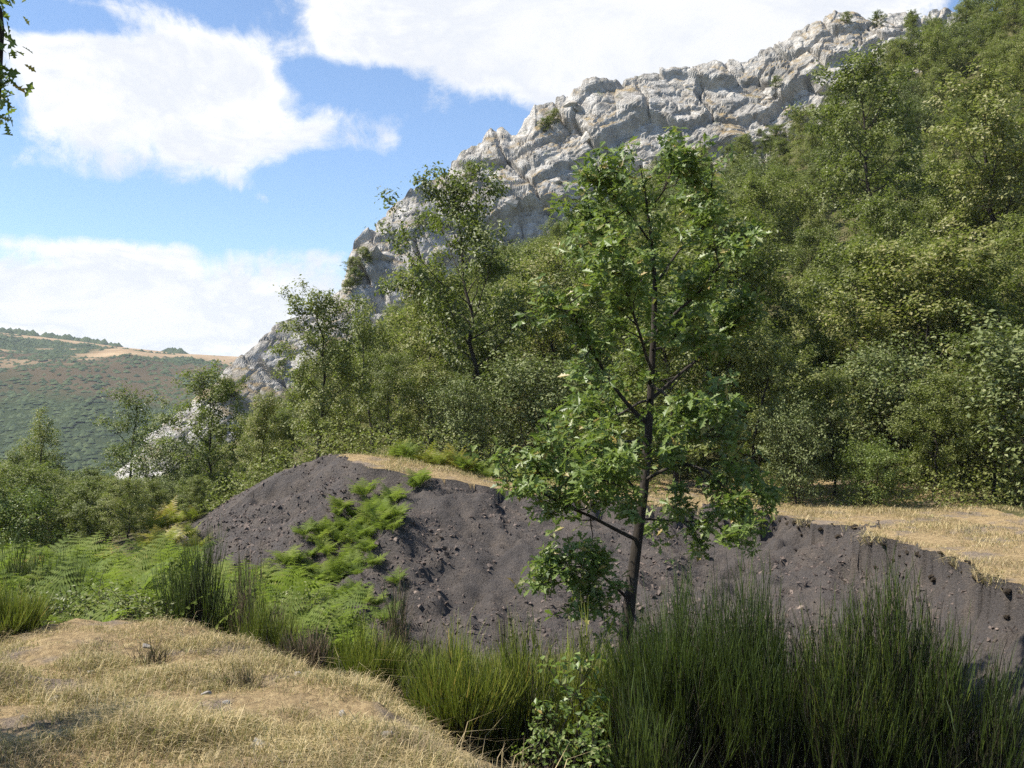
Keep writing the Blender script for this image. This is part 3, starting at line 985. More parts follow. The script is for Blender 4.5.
PROTO = {}
PROTO['tall'] = [tree_proto(100 + i, 'forest_leaf', 7.2, 0.20, 2.1, 22, 13500, 0.118, wood=0.9, gap=0.15) for i in range(4)]
PROTO['warm'] = [tree_proto(120 + i, 'forest_leaf_warm', 6.4, 0.12, 2.2, 22, 13500, 0.115, wood=0.8, gap=0.12) for i in range(3)]
PROTO['thin'] = [tree_proto(140 + i, 'forest_leaf', 7.5, 0.38, 1.6, 16, 5200, 0.125, wood=1.0, gap=0.25, spread=0.2) for i in range(2)]
PROTO['bush'] = [tree_proto(150 + i, 'grey_leaf', 3.6, 0.05, 1.7, 18, 9000, 0.115, wood=0.8, stems=3) for i in range(2)]
PROTO['lime'] = [tree_proto(160 + i, 'lime_leaf', 3.2, 0.08, 1.5, 16, 8000, 0.10, wood=0.8, stems=2) for i in range(2)]
PROTO['dark'] = [tree_proto(170 + i, 'forest_leaf', 6.8, 0.10, 2.2, 26, 15500, 0.118, wood=0.9, gap=0.08) for i in range(2)]


def put_tree(kind, k, x, y, height, rz, label, group=None, cat='tree', name='oak_tree', zdrop=0.0, wide=1.0):
    pr = PROTO[kind][k % len(PROTO[kind])]
    z = float(hill_z(np.array([x]), np.array([y]))[0]) - zdrop
    e = link(name, None, None, (x, y, z))
    s = height / pr['top']
    e.scale = (s * wide, s * wide, s)
    e.rotation_euler = (0, 0, rz)
    link('trunk', pr['trunk'], e)
    link('crown', pr['crown'], e)
    tag(e, label, cat, group)
    return e


def hero_tree(kind, k, px, py_top, Y, label, name='oak_tree', cat='tree', wide=1.0, rz=None, group=None):
    top = P(px, py_top, Y)
    z = float(hill_z(np.array([top.x]), np.array([Y]))[0])
    return put_tree(kind, k, top.x, Y, top.z - z, (px * 0.37) % 6.28 if rz is None else rz, label, group, cat, name, 0.0, wide)


HEROES = [
    ('thin', 0, 52, 408, 33, 'slender half-bare tree rising above low trees before the distant hill', 'slender_tree', 0.9),
    ('thin', 1, 135, 386, 33, 'open-crowned tree with bare lower trunk standing before the foot of the crag', 'slender_tree', 1.0),
    ('dark', 0, 14, 448, 31, 'dark leafy tree behind the bracken, facing the distant hill', 'oak_tree', 0.9),
    ('tall', 0, 95, 462, 36, 'low bushy tree between the two slender trees', 'oak_tree', 1.3),
    ('bush', 0, 168, 432, 31, 'grey-green spreading tree in front of the lowest white rocks', 'oak_tree', 1.0),
    ('warm', 0, 212, 366, 29, 'light green tree beside the left shoulder of the spoil heap', 'oak_tree', 1.0),
    ('warm', 1, 258, 392, 27.5, 'bushy pale tree just behind the sloping end of the spoil heap', 'oak_tree', 0.9),
    ('tall', 1, 322, 286, 27.5, 'tall tree with arching side branches at the peak of the spoil heap', 'oak_tree', 1.0),
    ('thin', 0, 372, 300, 29, 'thin dark-trunked tree between two fuller trees above the heap', 'slender_tree', 0.9),
    ('warm', 2, 392, 352, 26.6, 'yellow-green young oak at the top edge of the spoil heap', 'oak_tree', 0.9),
    ('tall', 2, 482, 166, 30, 'tallest oak in front of the middle of the crag', 'oak_tree', 0.85),
    ('bush', 1, 462, 372, 26.2, 'round grey-green oak bush at the grassy lip of the spoil heap', 'oak_bush', 0.9),
    ('warm', 0, 432, 262, 33, 'spreading light green oak beside the tallest oak', 'oak_tree', 1.0),
    ('warm', 1, 548, 240, 34, 'light olive oak under the highest white crag', 'oak_tree', 0.95),
    ('tall', 3, 592, 262, 29, 'leafy oak behind the left side of the slender front oak', 'oak_tree', 1.0),
    ('bush', 0, 535, 352, 27, 'grey-leaved bush above the bare bank, left of the front oak', 'oak_bush', 1.2),
    ('dark', 1, 700, 185, 29.5, 'dark dense oak right behind the crown of the front oak', 'oak_tree', 1.0),
    ('dark', 0, 752, 205, 30, 'large dark green oak shading the gap before the grass terrace', 'oak_tree', 1.0),
    ('bush', 1, 795, 395, 22.9, 'pale grey-green round bush at the edge of the grass terrace', 'oak_bush', 0.8),
    ('lime', 0, 872, 436, 22.6, 'bright yellow-green bush at the back of the grass terrace', 'leafy_bush', 1.2),
    ('tall', 0, 862, 225, 31, 'broad oak behind the bright yellow-green bush', 'oak_tree', 1.1),
    ('dark', 1, 935, 240, 30, 'dense oak with pale leaf tips beside the broad oak', 'oak_tree', 1.0),
    ('tall', 2, 1005, 250, 28, 'oak over the far corner of the grass terrace', 'oak_tree', 1.1),
    ('warm', 0, 930, 372, 23.6, 'olive-green oak bush between the lime bush and the terrace oaks', 'oak_bush', 1.2),
    ('tall', 1, 992, 322, 24.2, 'leafy oak bordering the back of the dry grass', 'oak_tree', 1.1),
    ('tall', 1, 878, 48, 47, 'tall oak with forked visible trunk high on the wooded slope', 'oak_tree', 1.0),
    ('tall', 3, 1000, 70, 40, 'big oak high on the wooded slope', 'oak_tree', 1.2),
]
for (kind, k, px, py, Y, lab, nm, wide) in HEROES:
    hero_tree(kind, k, px, py, Y, lab, nm, 'bush' if 'bush' in nm else 'tree', wide)


TREELINE = ([-100, 0, 140, 180, 230, 270, 300, 350, 400, 440, 540, 600, 640, 700, 760, 820, 860, 900, 960, 1000, 1100],
            [470, 475, 492, 455, 425, 398, 374, 336, 304, 274, 226, 190, 158, 146, 122, 90, 64, 42, 4, -22, -60])


def crag_bushes():
    rng = np.random.default_rng(66)
    for i in range(26):
        a = int(rng.integers(60, 840)); b = int(rng.integers(30, 88))
        q = ridge_p[a, b]
        kind = 'warm' if i % 3 else 'dark'
        pr = PROTO[kind][i % len(PROTO[kind])]
        h = rng.uniform(0.7, 1.7)
        e = link('crag_bush', None, None, (q[0], q[1], q[2] - 0.1))
        e.scale = (h / pr['top'] * 1.6, h / pr['top'] * 1.6, h / pr['top']); e.rotation_euler = (0, 0, rng.uniform(0, 6.28))
        link('trunk', pr['trunk'], e); link('crown', pr['crown'], e)
        tag(e, ('olive-green' if i % 3 else 'dark green') + ' bush rooted on a ledge of the white crag', 'bush', 'bushes on the crag ledges ' + kind)


crag_bushes()


def forest():
    rng = np.random.default_rng(44)
    taken = [(P(h[2], h[3], h[4]).x, h[4]) for h in HEROES]
    cnt = 0
    for tries in range(14000):
        y = rng.uniform(22.4, 104)
        px = rng.uniform(-60, 1110)
        if px < 240 and y < 30: continue
        if y < 26.5 and px < 540: continue
        if y < 24.6 - 2.2 * (px > 740): continue
        x = (px - 512) / FPX * y
        if px < 230 and y > 60: continue
        # stop at the foot of the crag
        yb = np.interp(px, [c[0] for c in CLB], [c[2] for c in CLB]) - 2.0
        if px < 940 and y > yb: continue
        if y < 27.5 and px > 560 : pass
        md = (1.4 if y < 30 else 1.7) + 0.011 * y
        if any((x - a) ** 2 + (y - b) ** 2 < md * md for a, b in taken): continue
        v = rng.uniform()
        front = y < 34
        if px < 240:
            kind = 'bush' if v < 0.45 else 'warm' if v < 0.8 else 'tall'; hgt = rng.uniform(2.2, 4.0)
        elif y > 62:
            kind = 'warm' if v < 0.5 else 'tall' if v < 0.75 else 'bush' if v < 0.88 else 'dark'; hgt = (rng.uniform(2.6, 4.2) if rng.uniform() < 0.7 else rng.uniform(4.2, 6.0)) + (0.6 if px > 900 else 0)
        else:
            kind = 'warm' if v < 0.40 else 'tall' if v < 0.78 else 'dark' if v < 0.9 else 'bush'
            hgt = (rng.uniform(3.0, 4.8) if rng.uniform() < 0.65 else rng.uniform(4.8, 6.4)) if kind != 'bush' else rng.uniform(2.4, 3.4)
        if front and 240 <= px < 520:
            hgt *= 0.72
        if y < 29.5 and px > 520 and v > 0.3:
            kind = 'bush' if v < 0.5 else 'warm' if v < 0.68 else 'tall' if v < 0.82 else 'dark'; hgt = rng.uniform(1.5, 4.6)
        zz = float(hill_z(np.array([x]), np.array([y]))[0])
        cap = np.interp(px, TREELINE[0], TREELINE[1]) + rng.uniform(0, 22) - (rng.uniform(0, 14) if px > 700 else 0)
        ztop = float(P(px, cap, y).z)
        hgt = min(hgt, ztop - zz)
        if hgt < 1.3: continue
        taken.append((x, y))
        band = ('behind the top of the spoil heap' if px < 520 else 'behind the front oak' if px < 760 else 'behind the grass terrace') if y < 36 else \
               ('in the valley before the distant hill' if px < 240 else 'halfway up the wooded slope' if y < 56 else 'high on the slope close under the crag')
        if px < 240: band = 'in the valley before the distant hill'
        sz = 'low' if hgt < 3.4 else 'tall' if hgt > 5.4 else 'mid-sized'
        lab = sz + ' ' + {'bush': 'grey-green oak bush', 'warm': 'olive-green young oak', 'tall': 'mid-green oak', 'dark': 'dark full-crowned oak'}[kind] + ' ' + band
        grp = lab + ' (look-alikes)'
        put_tree(kind, int(rng.integers(0, 9)), x, y, hgt, rng.uniform(0, 6.28), lab, grp,
                 'bush' if kind == 'bush' else 'tree', 'oak_bush' if kind == 'bush' else 'oak_tree', 0.05, rng.uniform(1.05, 1.3))
        cnt += 1
    print('forest trees', cnt)


forest()


def valley_bushes():
    rng = np.random.default_rng(91)
    taken = []
    for _ in range(3000):
        px = rng.uniform(-70, 275); y = rng.uniform(22.5, 44); x = (px - 512) / FPX * y
        if px > 200 and y < 25.5: continue
        if any((x - a) ** 2 + (y - b) ** 2 < 1.25 ** 2 for a, b in taken): continue
        zz = float(hill_z(np.array([x]), np.array([y]))[0])
        h = min(rng.uniform(1.3, 2.6) if y < 30 else rng.uniform(2.0, 4.2), float(P(px, (468 if px > 90 else 436) + rng.uniform(0, 30), y).z) - zz)
        if h < 0.9: continue
        taken.append((x, y))
        kind = ('bush', 'warm', 'dark', 'lime')[int(rng.choice(4, p=[0.15, 0.4, 0.35, 0.1]))]
        lab = {'bush': 'grey-green', 'warm': 'olive-green', 'dark': 'dark green', 'lime': 'yellow-green'}[kind] + ' low oak bush ' + ('just behind the bracken bank' if y < 30 else 'in the valley before the distant hill')
        put_tree(kind, int(rng.integers(0, 9)), x, y, h, rng.uniform(0, 6.28), lab, lab + ' (look-alikes)', 'bush', 'oak_bush', 0.05, rng.uniform(1.2, 1.6))
    print('valley bushes', len(taken))


valley_bushes()


def undergrowth():
    """low leafy cover on the forest floor along the foot of the wood"""
    rng = np.random.default_rng(71)
    N = 60000
    y = 23.6 - 1.3 * (rng.uniform(0, 1, N) < 2) + rng.uniform(0, 1, N) ** 1.6 * 23
    px = rng.uniform(180, 1090, N)
    x = (px - 512) / FPX * y
    y = y + np.where(px < 740, 1.4, 0.0)
    den = fbm(x * 0.5, y * 0.5, oct=3, seed=15)
    k = (den > -0.08)
    x, y, den = x[k], y[k], den[k]
    z = hill_z(x, y) + rng.uniform(0, 1, len(x)) ** 1.5 * (0.5 + den * 2.2)
    pos = np.stack([x, y, z], -1)
    rot = frames(rng.normal(size=pos.shape) * 0.7 + np.array([0, 0, 0.8]), rng)
    V, F = leaves_geo(pos, rot, rng.uniform(0.05, 0.10, len(pos)), LEAF2)
    o = link('undergrowth', mesh_np('undergrowth', V, F, M['forest_leaf_warm'], False))
    tag(o, 'low leafy undergrowth along the foot of the wood', 'undergrowth', kind='stuff')


undergrowth()

# ------------------------------------------------------------------ the oak in front
def front_oak():
    rng = np.random.default_rng(3)
    Y0 = 11.0
    bx = P(622, 690, Y0)
    root = link('oak_tree', None, None, (bx.x, Y0, H(bx.x, Y0)))
    tag(root, 'slender young oak with dark bare trunk standing among brooms before the spoil heap', 'tree')
    o0 = np.array(root.location)

    def w(px, py, dy=0.0):
        return np.array(P(px, py, Y0 + dy)) - o0
    tr = np.array([np.array([0, 0, -0.3]), w(624, 662), w(627, 625), w(632, 580, .05), w(638, 535, .08), w(644, 490, .1), w(648, 440, .1), w(651, 385, .05), w(654, 330, .05), w(655, 285, 0), w(652, 245, -.05), w(647, 205, -.1), w(640, 165, -.1)])
    rad = np.array([0.092, 0.078, 0.07, 0.063, 0.055, 0.049, 0.043, 0.037, 0.031, 0.025, 0.019, 0.013, 0.006])
    V, F = tubes_geo([(tr, rad, 9)])
    link('trunk', mesh_np('trunk', V, F, M['bark']), root)
    limbs = [  # hand-laid limbs
        ([(637, 540, .05), (605, 522, -.25), (572, 508, -.5), (540, 492, -.8), (510, 478, -1.0)], .035),
        ([(629, 600, 0), (612, 582, -.15), (592, 568, -.35), (565, 566, -.55), (540, 578, -.7)], .028),
        ([(626, 640, 0), (606, 622, -.2), (588, 604, -.35), (575, 606, -.5)], .02),
        ([(645, 480, .1), (676, 462, -.3), (706, 470, -.6), (735, 500, -.9), (752, 535, -1.0)], .03),
        ([(640, 520, .1), (668, 520, .3), (700, 522, .5), (725, 530, .6)], .022),
        ([(649, 425, .1), (622, 398, -.1), (600, 365, -.3), (580, 330, -.5), (568, 300, -.6)], .038),
        ([(650, 400, .05), (682, 372, .3), (715, 350, .5), (742, 322, .6)], .034),
        ([(648, 440, .1), (610, 440, -.4), (575, 448, -.7), (540, 462, -.9)], .026),
        ([(652, 370, 0), (640, 340, -.5), (628, 300, -.9), (622, 262, -1.1)], .03),
        ([(654, 335, 0), (690, 300, -.3), (722, 268, -.5), (738, 238, -.6)], .03),
        ([(655, 300, 0), (630, 268, .4), (606, 238, .7), (590, 215, .9)], .026),
        ([(655, 285, 0), (680, 250, .4), (700, 218, .6), (712, 195, .7)], .024),
        ([(652, 245, 0), (630, 215, -.3), (612, 190, -.4), (600, 172, -.5)], .018),
        ([(648, 215, 0), (662, 190, -.2), (674, 168, -.3), (680, 155, -.3)], .014),
        ([(653, 350, 0), (670, 345, .6), (680, 330, 1.0), (690, 315, 1.3)], .026),
        ([(651, 385, 0), (668, 398, -.5), (690, 410, -.9), (712, 430, -1.1)], .024),
        ([(650, 400, 0), (625, 410, .5), (600, 420, .9), (590, 410, 1.2)], .024),
        ([(646, 465, 0), (665, 440, .5), (690, 430, .9), (720, 440, 1.2)], .024),
        ([(642, 505, 0), (630, 480, -.6), (610, 470, -1.0), (590, 478, -1.3)], .022),
    ]
    leafy = []
    limb_obs = []
    for k, (pl, r0) in enumerate(limbs):
        c = np.array([w(*q) for q in pl])
        s = np.linspace(0, 1, 9)
        pts = along(c, s) + rng.normal(size=(9, 3)) * 0.018 * (s[:, None] > 0)
        pts[1:-1] = (pts[:-2] + 2 * pts[1:-1] + pts[2:]) / 4
        L = np.linalg.norm(np.diff(pts, axis=0), axis=1).sum()
        bl = [(pts, np.linspace(r0 * 0.65, 0.005, 9), 6)]
        leafy.append((pts, 0.45, L * 0.4, k))
        n2 = int(5 + L * 5)
        for j in range(n2):
            u = 0.28 + 0.72 * (j + rng.uniform()) / n2
            p = along(pts, np.array([min(u, 1)]))[0]
            d = (pts[-1] - pts[0]) / L * 0.6 + rng.normal(size=3) * 0.7 + np.array([0, 0, 0.05 if k in (3,) else 0.3])
            L2 = rng.uniform(0.22, 0.5)
            p2 = curve_pts(p, d, L2, 5, rng, -0.4 if k == 3 else 0.2, 0.2)
            bl.append((p2, np.linspace(0.008, 0.0025, 5), 4))
            leafy.append((p2, 0.35, L2 * (0.7 if k == 2 else 1.5), k))
            for _ in range(2):
                p3 = curve_pts(p2[rng.integers(2, 5)], d * 0.5 + rng.normal(size=3) * 0.8, rng.uniform(0.12, 0.28), 3, rng, 0.1, 0.2)
                bl.append((p3, np.linspace(0.004, 0.002, 3), 3))
                leafy.append((p3, 0.4, 0.13 if k == 2 else 0.3, k))
        V, F = tubes_geo(bl)
        limb_obs.append(link('limb', mesh_np('limb', V, F, M['bark']), root))
    # leaves sit in rosettes at the twig ends and along the twigs
    NR = 3500
    wgt = np.array([l[2] for l in leafy]); wgt /= wgt.sum()
    cnt = rng.multinomial(NR, wgt)
    cen = []; own = []
    for (pts, s0, _, k), c in zip(leafy, cnt):
        if not c: continue
        q = along(pts, s0 + (1 - s0) * rng.uniform(0, 1, c) ** 0.6)
        cen.append(q + rng.normal(size=(c, 3)) * 0.045); own += [k] * c
    tw = along(tr, rng.uniform(0.74, 1, 90)) + rng.normal(size=(90, 3)) * 0.1
    cen.append(tw); own += [len(limb_obs) - 6] * 90
    cen = np.concatenate(cen); own = np.array(own)
    m = len(cen); per = 5
    axis = rng.normal(size=(m, 3)) * 0.45 + np.array([-0.15, -0.15, 0.8])
    axis /= np.linalg.norm(axis, axis=1, keepdims=True)
    fr = frames(axis, rng)
    th = np.arange(per)[None] * 2 * math.pi / per + rng.uniform(0, 6.28, (m, 1)) + rng.normal(size=(m, per)) * 0.35
    rad_ = fr[:, None, :, 0] * np.cos(th)[..., None] + fr[:, None, :, 1] * np.sin(th)[..., None]
    ex = rad_ + axis[:, None] * rng.uniform(-0.35, 0.55, (m, per, 1)) + np.array([0, 0, -0.12])
    ex /= np.linalg.norm(ex, axis=2, keepdims=True)
    nz = axis[:, None] + rng.normal(size=(m, per, 3)) * 0.3
    nz = nz - ex * (nz * ex).sum(2, keepdims=True); nz /= np.linalg.norm(nz, axis=2, keepdims=True)
    ey = np.cross(nz, ex)
    rot = np.stack([ex, ey, nz], -1).reshape(-1, 3, 3)
    size = 0.102 * rng.uniform(0.5, 1.3, (m, per)).reshape(-1)
    pos = (np.repeat(cen[:, None], per, 1) + ex * 0.008).reshape(-1, 3)
    own = np.repeat(own, per)
    order = np.argsort(pos[:, 1] - size * 6)
    one, rest = order[:300], order[300:]
    V, F = leaves_geo(pos[rest], rot[rest], size[rest], LOBED)
    tag(link('foliage', mesh_np('foliage', V, F, M['oak_leaf'], False), root), kind='stuff')
    lm = mesh_np('leaf', LOBED[0], LOBED[1], M['oak_leaf'], False)
    for i in one:
        o = link('leaf', lm, limb_obs[own[i]])
        m3 = Matrix(rot[i].tolist()).to_4x4()
        o.matrix_local = Matrix.Translation(pos[i].tolist()) @ m3 @ Matrix.Scale(float(size[i]), 4)


front_oak()


def overhanging_oak():
    """the oak beside the viewer: only a hanging twig reaches into the picture, its shade falls on the grass"""
    rng = np.random.default_rng(8)
    bx, by = -5.0, 2.3
    root = link('oak_tree', None, None, (bx, by, H(bx, by)))
    tag(root, 'oak beside the grass mound, one hanging leafy twig against the sky', 'tree')
    o0 = np.array(root.location)
    tr = np.array([(0, 0, -.3), (.03, .05, .8), (.05, .1, 1.8), (.0, .15, 2.8), (.05, .2, 3.8), (.1, .2, 4.8), (.05, .2, 5.8)], float)
    V, F = tubes_geo([(tr, np.array([.16, .14, .12, .10, .08, .05, .02]), 9)])
    link('trunk', mesh_np('trunk', V, F, M['bark']), root)
    tipW = [np.array(P(2, 8, 5.4)), np.array(P(1, 50, 5.4)), np.array(P(0, 100, 5.5))]
    limbs = [[tr[4], tr[4] + (0.9, .8, .55), np.array(P(-70, -60, 5.0)) - o0, np.array(P(-25, -25, 5.3)) - o0, tipW[0] - o0, tipW[1] - o0, tipW[2] - o0],
             [tr[2], tr[2] + (.5, .9, .2), tr[2] + (.9, 1.7, .1), tr[2] + (1.35, 3.0, -.1)], [tr[2], tr[2] + (.3, 1.1, .1), tr[2] + (.5, 1.9, -.1), tr[2] + (1.05, 2.7, -.3)],
             [tr[3], tr[3] + (-.6, .4, .4), tr[3] + (-.9, .8, .6)], [tr[3], tr[3] + (-.9, -.5, .5), tr[3] + (-1.5, -.9, .8)],
             [tr[4], tr[4] + (.6, -.8, .5), tr[4] + (.9, -1.5, .9)], [tr[5], tr[5] + (-.5, .3, .5), tr[5] + (-.9, .5, .9)], [tr[5], tr[5] + (.4, -.3, .6), tr[5] + (.6, -.6, 1.1)]]
    leafy = []
    for k, l in enumerate(limbs):
        c = np.array(l)
        pts = along(c, np.linspace(0, 1, 13))
        pts[1:-1] = (pts[:-2] + 2 * pts[1:-1] + pts[2:]) / 4
        bl = [(pts, np.linspace(0.045, 0.005, 13), 6)]
        n2 = 16
        for j in range(n2):
            u = 0.35 + 0.65 * (j + rng.uniform()) / n2
            if k == 0 and u > 0.82:      # the twig in view stays narrow
                d = np.array([-0.5, 0, -0.6]) + rng.normal(size=3) * 0.25; L2 = 0.12
            elif k == 0:
                d = np.array([-0.7, -0.2, 0.4]) + rng.normal(size=3) * 0.35; L2 = 0.3
            else:
                d = c[-1] - c[0] + rng.normal(size=3) * 0.8; L2 = rng.uniform(0.3, 0.6)
            p2 = curve_pts(along(pts, np.array([min(u, 1)]))[0], d, L2, 4, rng, 0.0, 0.2)
            bl.append((p2, np.linspace(0.007, 0.002, 4), 4))
            leafy.append((p2, 130 if k in (1, 2) else 34, 0.05 if (k == 0 and u > 0.75) else 0.09))
        V, F = tubes_geo(bl)
        link('limb', mesh_np('limb', V, F, M['bark']), root)
    pos = []; nr = []
    for p2, c, sp in leafy:
        q = along(p2, rng.uniform(0.1, 1, c)); j = rng.normal(size=(c, 3)) * sp
        pos.append(q + j); nr.append(j * 4 + rng.normal(size=(c, 3)) * 0.7 + np.array([0, 0, 0.6]))
    pos = np.concatenate(pos); nr = np.concatenate(nr)
    V, F = leaves_geo(pos, frames(nr, rng), 0.085 * rng.uniform(0.6, 1.2, len(pos)), LOBED)
    tag(link('foliage', mesh_np('foliage', V, F, M['oak_leaf'], False), root), kind='stuff')


overhanging_oak()

# ------------------------------------------------------------------ broom shrubs
def ribbons(p, w):
    """p: (n,k,3) centre lines, w: (n,k) widths -> three-sided tapering strands flattened to ribbons facing random ways"""
    n, k, _ = p.shape
    t = p[:, -1] - p[:, 0]
    t /= np.linalg.norm(t, axis=1, keepdims=True) + 1e-9
    r = RNG.normal(size=(n, 3))
    s = np.cross(t, r); s /= np.linalg.norm(s, axis=1, keepdims=True) + 1e-9
    a = p + s[:, None] * w[..., None] * 0.5
    b = p - s[:, None] * w[..., None] * 0.5
    V = np.stack([a, b], 2).reshape(n, k * 2, 3)
    i = np.arange(k - 1) * 2
    f = np.stack([i, i + 1, i + 3, i + 2], -1)
    F = f[None] + (np.arange(n) * k * 2)[:, None, None]
    return V.reshape(-1, 3), F.reshape(-1, 4)


def broom(px, py_top, Y, rpx, label, green='broom_green', nst=420, woodfrac=0.4, dead=0.0, lean=0.0, name='broom_shrub'):
    rng = np.random.default_rng(int(px * 31 + py_top))
    x = (px - 512) / FPX * Y
    zb = H(x, Y)
    hgt = float(P(px, py_top, Y).z) - zb
    rad = rpx / FPX * Y
    root = link(name, None, None, (x, Y, zb))
    tag(root, label, 'shrub', 'broom shrubs in the gully')
    # main stems
    n = nst
    npl = max(8, n // 34)
    paz = rng.uniform(0, 2 * math.pi, npl); prr = np.sqrt(rng.uniform(0, 1, npl)); phs = rng.uniform(0.66, 1.08, npl); phs[0] = 1.04; prr[0] = 0.2
    pi_ = rng.integers(0, npl, n)
    az = paz[pi_] + rng.normal(size=n) * 0.22; rr_ = np.clip(prr[pi_] + rng.normal(size=n) * 0.1, 0, 1.15)
    b = np.stack([np.cos(az) * rr_ * rad * 0.5, np.sin(az) * rr_ * rad * 0.5, np.full(n, -0.06)], -1)
    L = hgt * (1.0 - 0.42 * rr_ ** 2.0) * phs[pi_] * (1.0 - 0.5 * rng.uniform(0, 1, n) ** 2.2)
    tip = np.stack([np.cos(az) * rr_ * rad * 1.22 + rng.normal(size=n) * rad * 0.14 + lean * hgt, np.sin(az) * rr_ * rad * 1.22 + rng.normal(size=n) * rad * 0.12, L], -1)
    s = np.linspace(0, 1, 7)
    bend = np.stack([b[:, 0:1] + (tip - b)[:, 0:1] * s ** 1.15, b[:, 1:2] + (tip - b)[:, 1:2] * s ** 1.15, b[:, 2:3] + (tip - b)[:, 2:3] * s ** 0.95], -1)
    bend += np.cumsum(rng.normal(size=(n, 7, 3)), 1) * np.array([1, 1, .2]) * 0.02
    cut = 4
    V, F = ribbons(bend[:, :cut + 1], np.linspace(0.011, 0.006, cut + 1)[None] * rng.uniform(0.6, 1.3, (n, 1)))
    link('stems', mesh_np('stems', V, F, M['broom_dead' if dead > 0.5 else 'broom_wood'], False), root)
    # green switches leaving the stems at narrow angles
    k = 15
    i = np.repeat(np.arange(n), k)
    u = rng.uniform(0.16, 0.98, len(i))
    f = u * 6; j = np.minimum(f.astype(int), 5); tt = (f - j)[:, None]
    st = bend[i, j] * (1 - tt) + bend[i, j + 1] * tt
    d = bend[i, 6] - bend[i, 3]
    d /= np.linalg.norm(d, axis=1, keepdims=True)
    d = d + rng.normal(size=d.shape) * np.array([0.2, 0.2, 0.06]) * (1.5 - u)[:, None] + np.array([0, 0, 0.45])
    d /= np.linalg.norm(d, axis=1, keepdims=True)
    ll = rng.uniform(0.05, 0.30, len(i)) * (0.55 + 0.45 * min(1.4, hgt))
    cv_ = rng.normal(size=(len(i), 3)) * np.array([.14, .14, .04])
    q = np.stack([st + d * (ll * e)[:, None] + (np.array([0, 0, 0.15]) + cv_) * (ll * e * e)[:, None] for e in (0, .55, 1)], 1)
    wdt = np.array([0.0042, 0.0036, 0.0014])[None] * rng.uniform(0.7, 1.5, (len(i), 1))
    V, F = ribbons(q, wdt)
    if dead > 0:
        isd = rng.uniform(size=len(i)) < np.clip(dead + 1.1 * np.clip((0.86 if green == 'broom_green' else 0.62) - u, 0, 1) / 0.45, 0, 0.96)  # lower twigs turn woody and darker, painting shade into the inside of the shrub
        F = F.reshape(len(i), 2, 4)
        fd = F[isd].reshape(-1, 4); F = F[~isd].reshape(-1, 4)
        if len(fd):
            us, inv = np.unique(fd, return_inverse=True)
            link('dry_twigs', mesh_np('dry_twigs', V[us], inv.reshape(-1, 4), M['broom_dead' if dead > 0.3 else 'broom_old_shade'], False), root)
        if len(F):
            us, inv = np.unique(F, return_inverse=True)
            V, F = V[us], inv.reshape(-1, 4)
    if len(F):
        link('switches', mesh_np('switches', V, F, M[green], False), root)
    return root


BROOMS = [
    (203, 543, 10.6, 34, 'dense broom with brown lower stems at the back edge of the dry grass', 'broom_green', 420, 0.12),
    (254, 566, 10.5, 30, 'half-dead brown broom beside the spoil heap foot', 'broom_green', 200, 0.75),
    (272, 600, 10.0, 22, 'small green broom in front of the half-dead brown broom', 'broom_bright', 150, 0.1),
    (20, 545, 13.0, 42, 'dark broom rising from the bracken', 'broom_green', 350, 0.05),
    (8, 596, 8.6, 34, 'bright green broom at the left corner of the dry grass mound', 'broom_bright', 320, 0.05),
    (70, 560, 12.2, 30, 'rounded broom tangled in bracken', 'broom_green', 260, 0.1),
    (362, 632, 8.6, 34, 'short bright broom on the edge of the dry grass', 'broom_bright', 360, 0.05),
    (402, 600, 9.3, 24, 'taller broom with dry grey twigs before the dark slope', 'broom_green', 220, 0.5),
    (455, 645, 7.2, 44, 'spreading bright broom where grass mound drops to the gully', 'broom_bright', 420, 0.06),
    (520, 640, 7.6, 40, 'green broom with brown inner stems, left of the front oak', 'broom_bright', 380, 0.16),
    (575, 632, 8.4, 44, 'broad green broom at the foot of the front oak', 'broom_bright', 420, 0.06),
    (640, 640, 8.2, 30, 'green broom hiding the foot of the oak trunk', 'broom_green', 380, 0.06),
    (682, 592, 7.9, 62, 'tall dark broom right of the oak trunk', 'broom_green', 850, 0.05),
    (757, 570, 7.8, 62, 'tallest broom with upright tips before the bare bank', 'broom_green', 900, 0.05),
    (838, 608, 7.6, 50, 'dark dense broom between the tallest broom and the brown-stemmed broom', 'broom_green', 700, 0.25),
    (888, 584, 7.7, 56, 'dark broom with lighter green plume', 'broom_green', 800, 0.2),
    (948, 622, 7.5, 52, 'brown-stemmed open broom beside the bare slope', 'broom_green', 520, 0.29),
    (640, 700, 6.7, 30, 'low broom among drooping oak shoots', 'broom_green', 240, 0.1),
]
for (px, py, Y, rp, lab, g, n, dd) in BROOMS:
    broom(px, py, Y, rp, lab, g, n, dead=dd)

for (px, py, Y, rp, n, lab) in [(148, 660, 7.4, 13, 16, 'small grey-brown dry weed on the crown of the grass mound'),
                                (246, 684, 6.8, 9, 12, 'low brown dry weed in the middle of the dry grass'),
                                (312, 640, 8.3, 24, 90, 'tangled brown dead brush where the grass meets the gully')]:
    o = broom(px, py, Y, rp, lab, 'broom_green', n, dead=0.9, name='dry_weed')
    o['category'] = 'weed'; o['group'] = 'dry weeds on the grass mound'

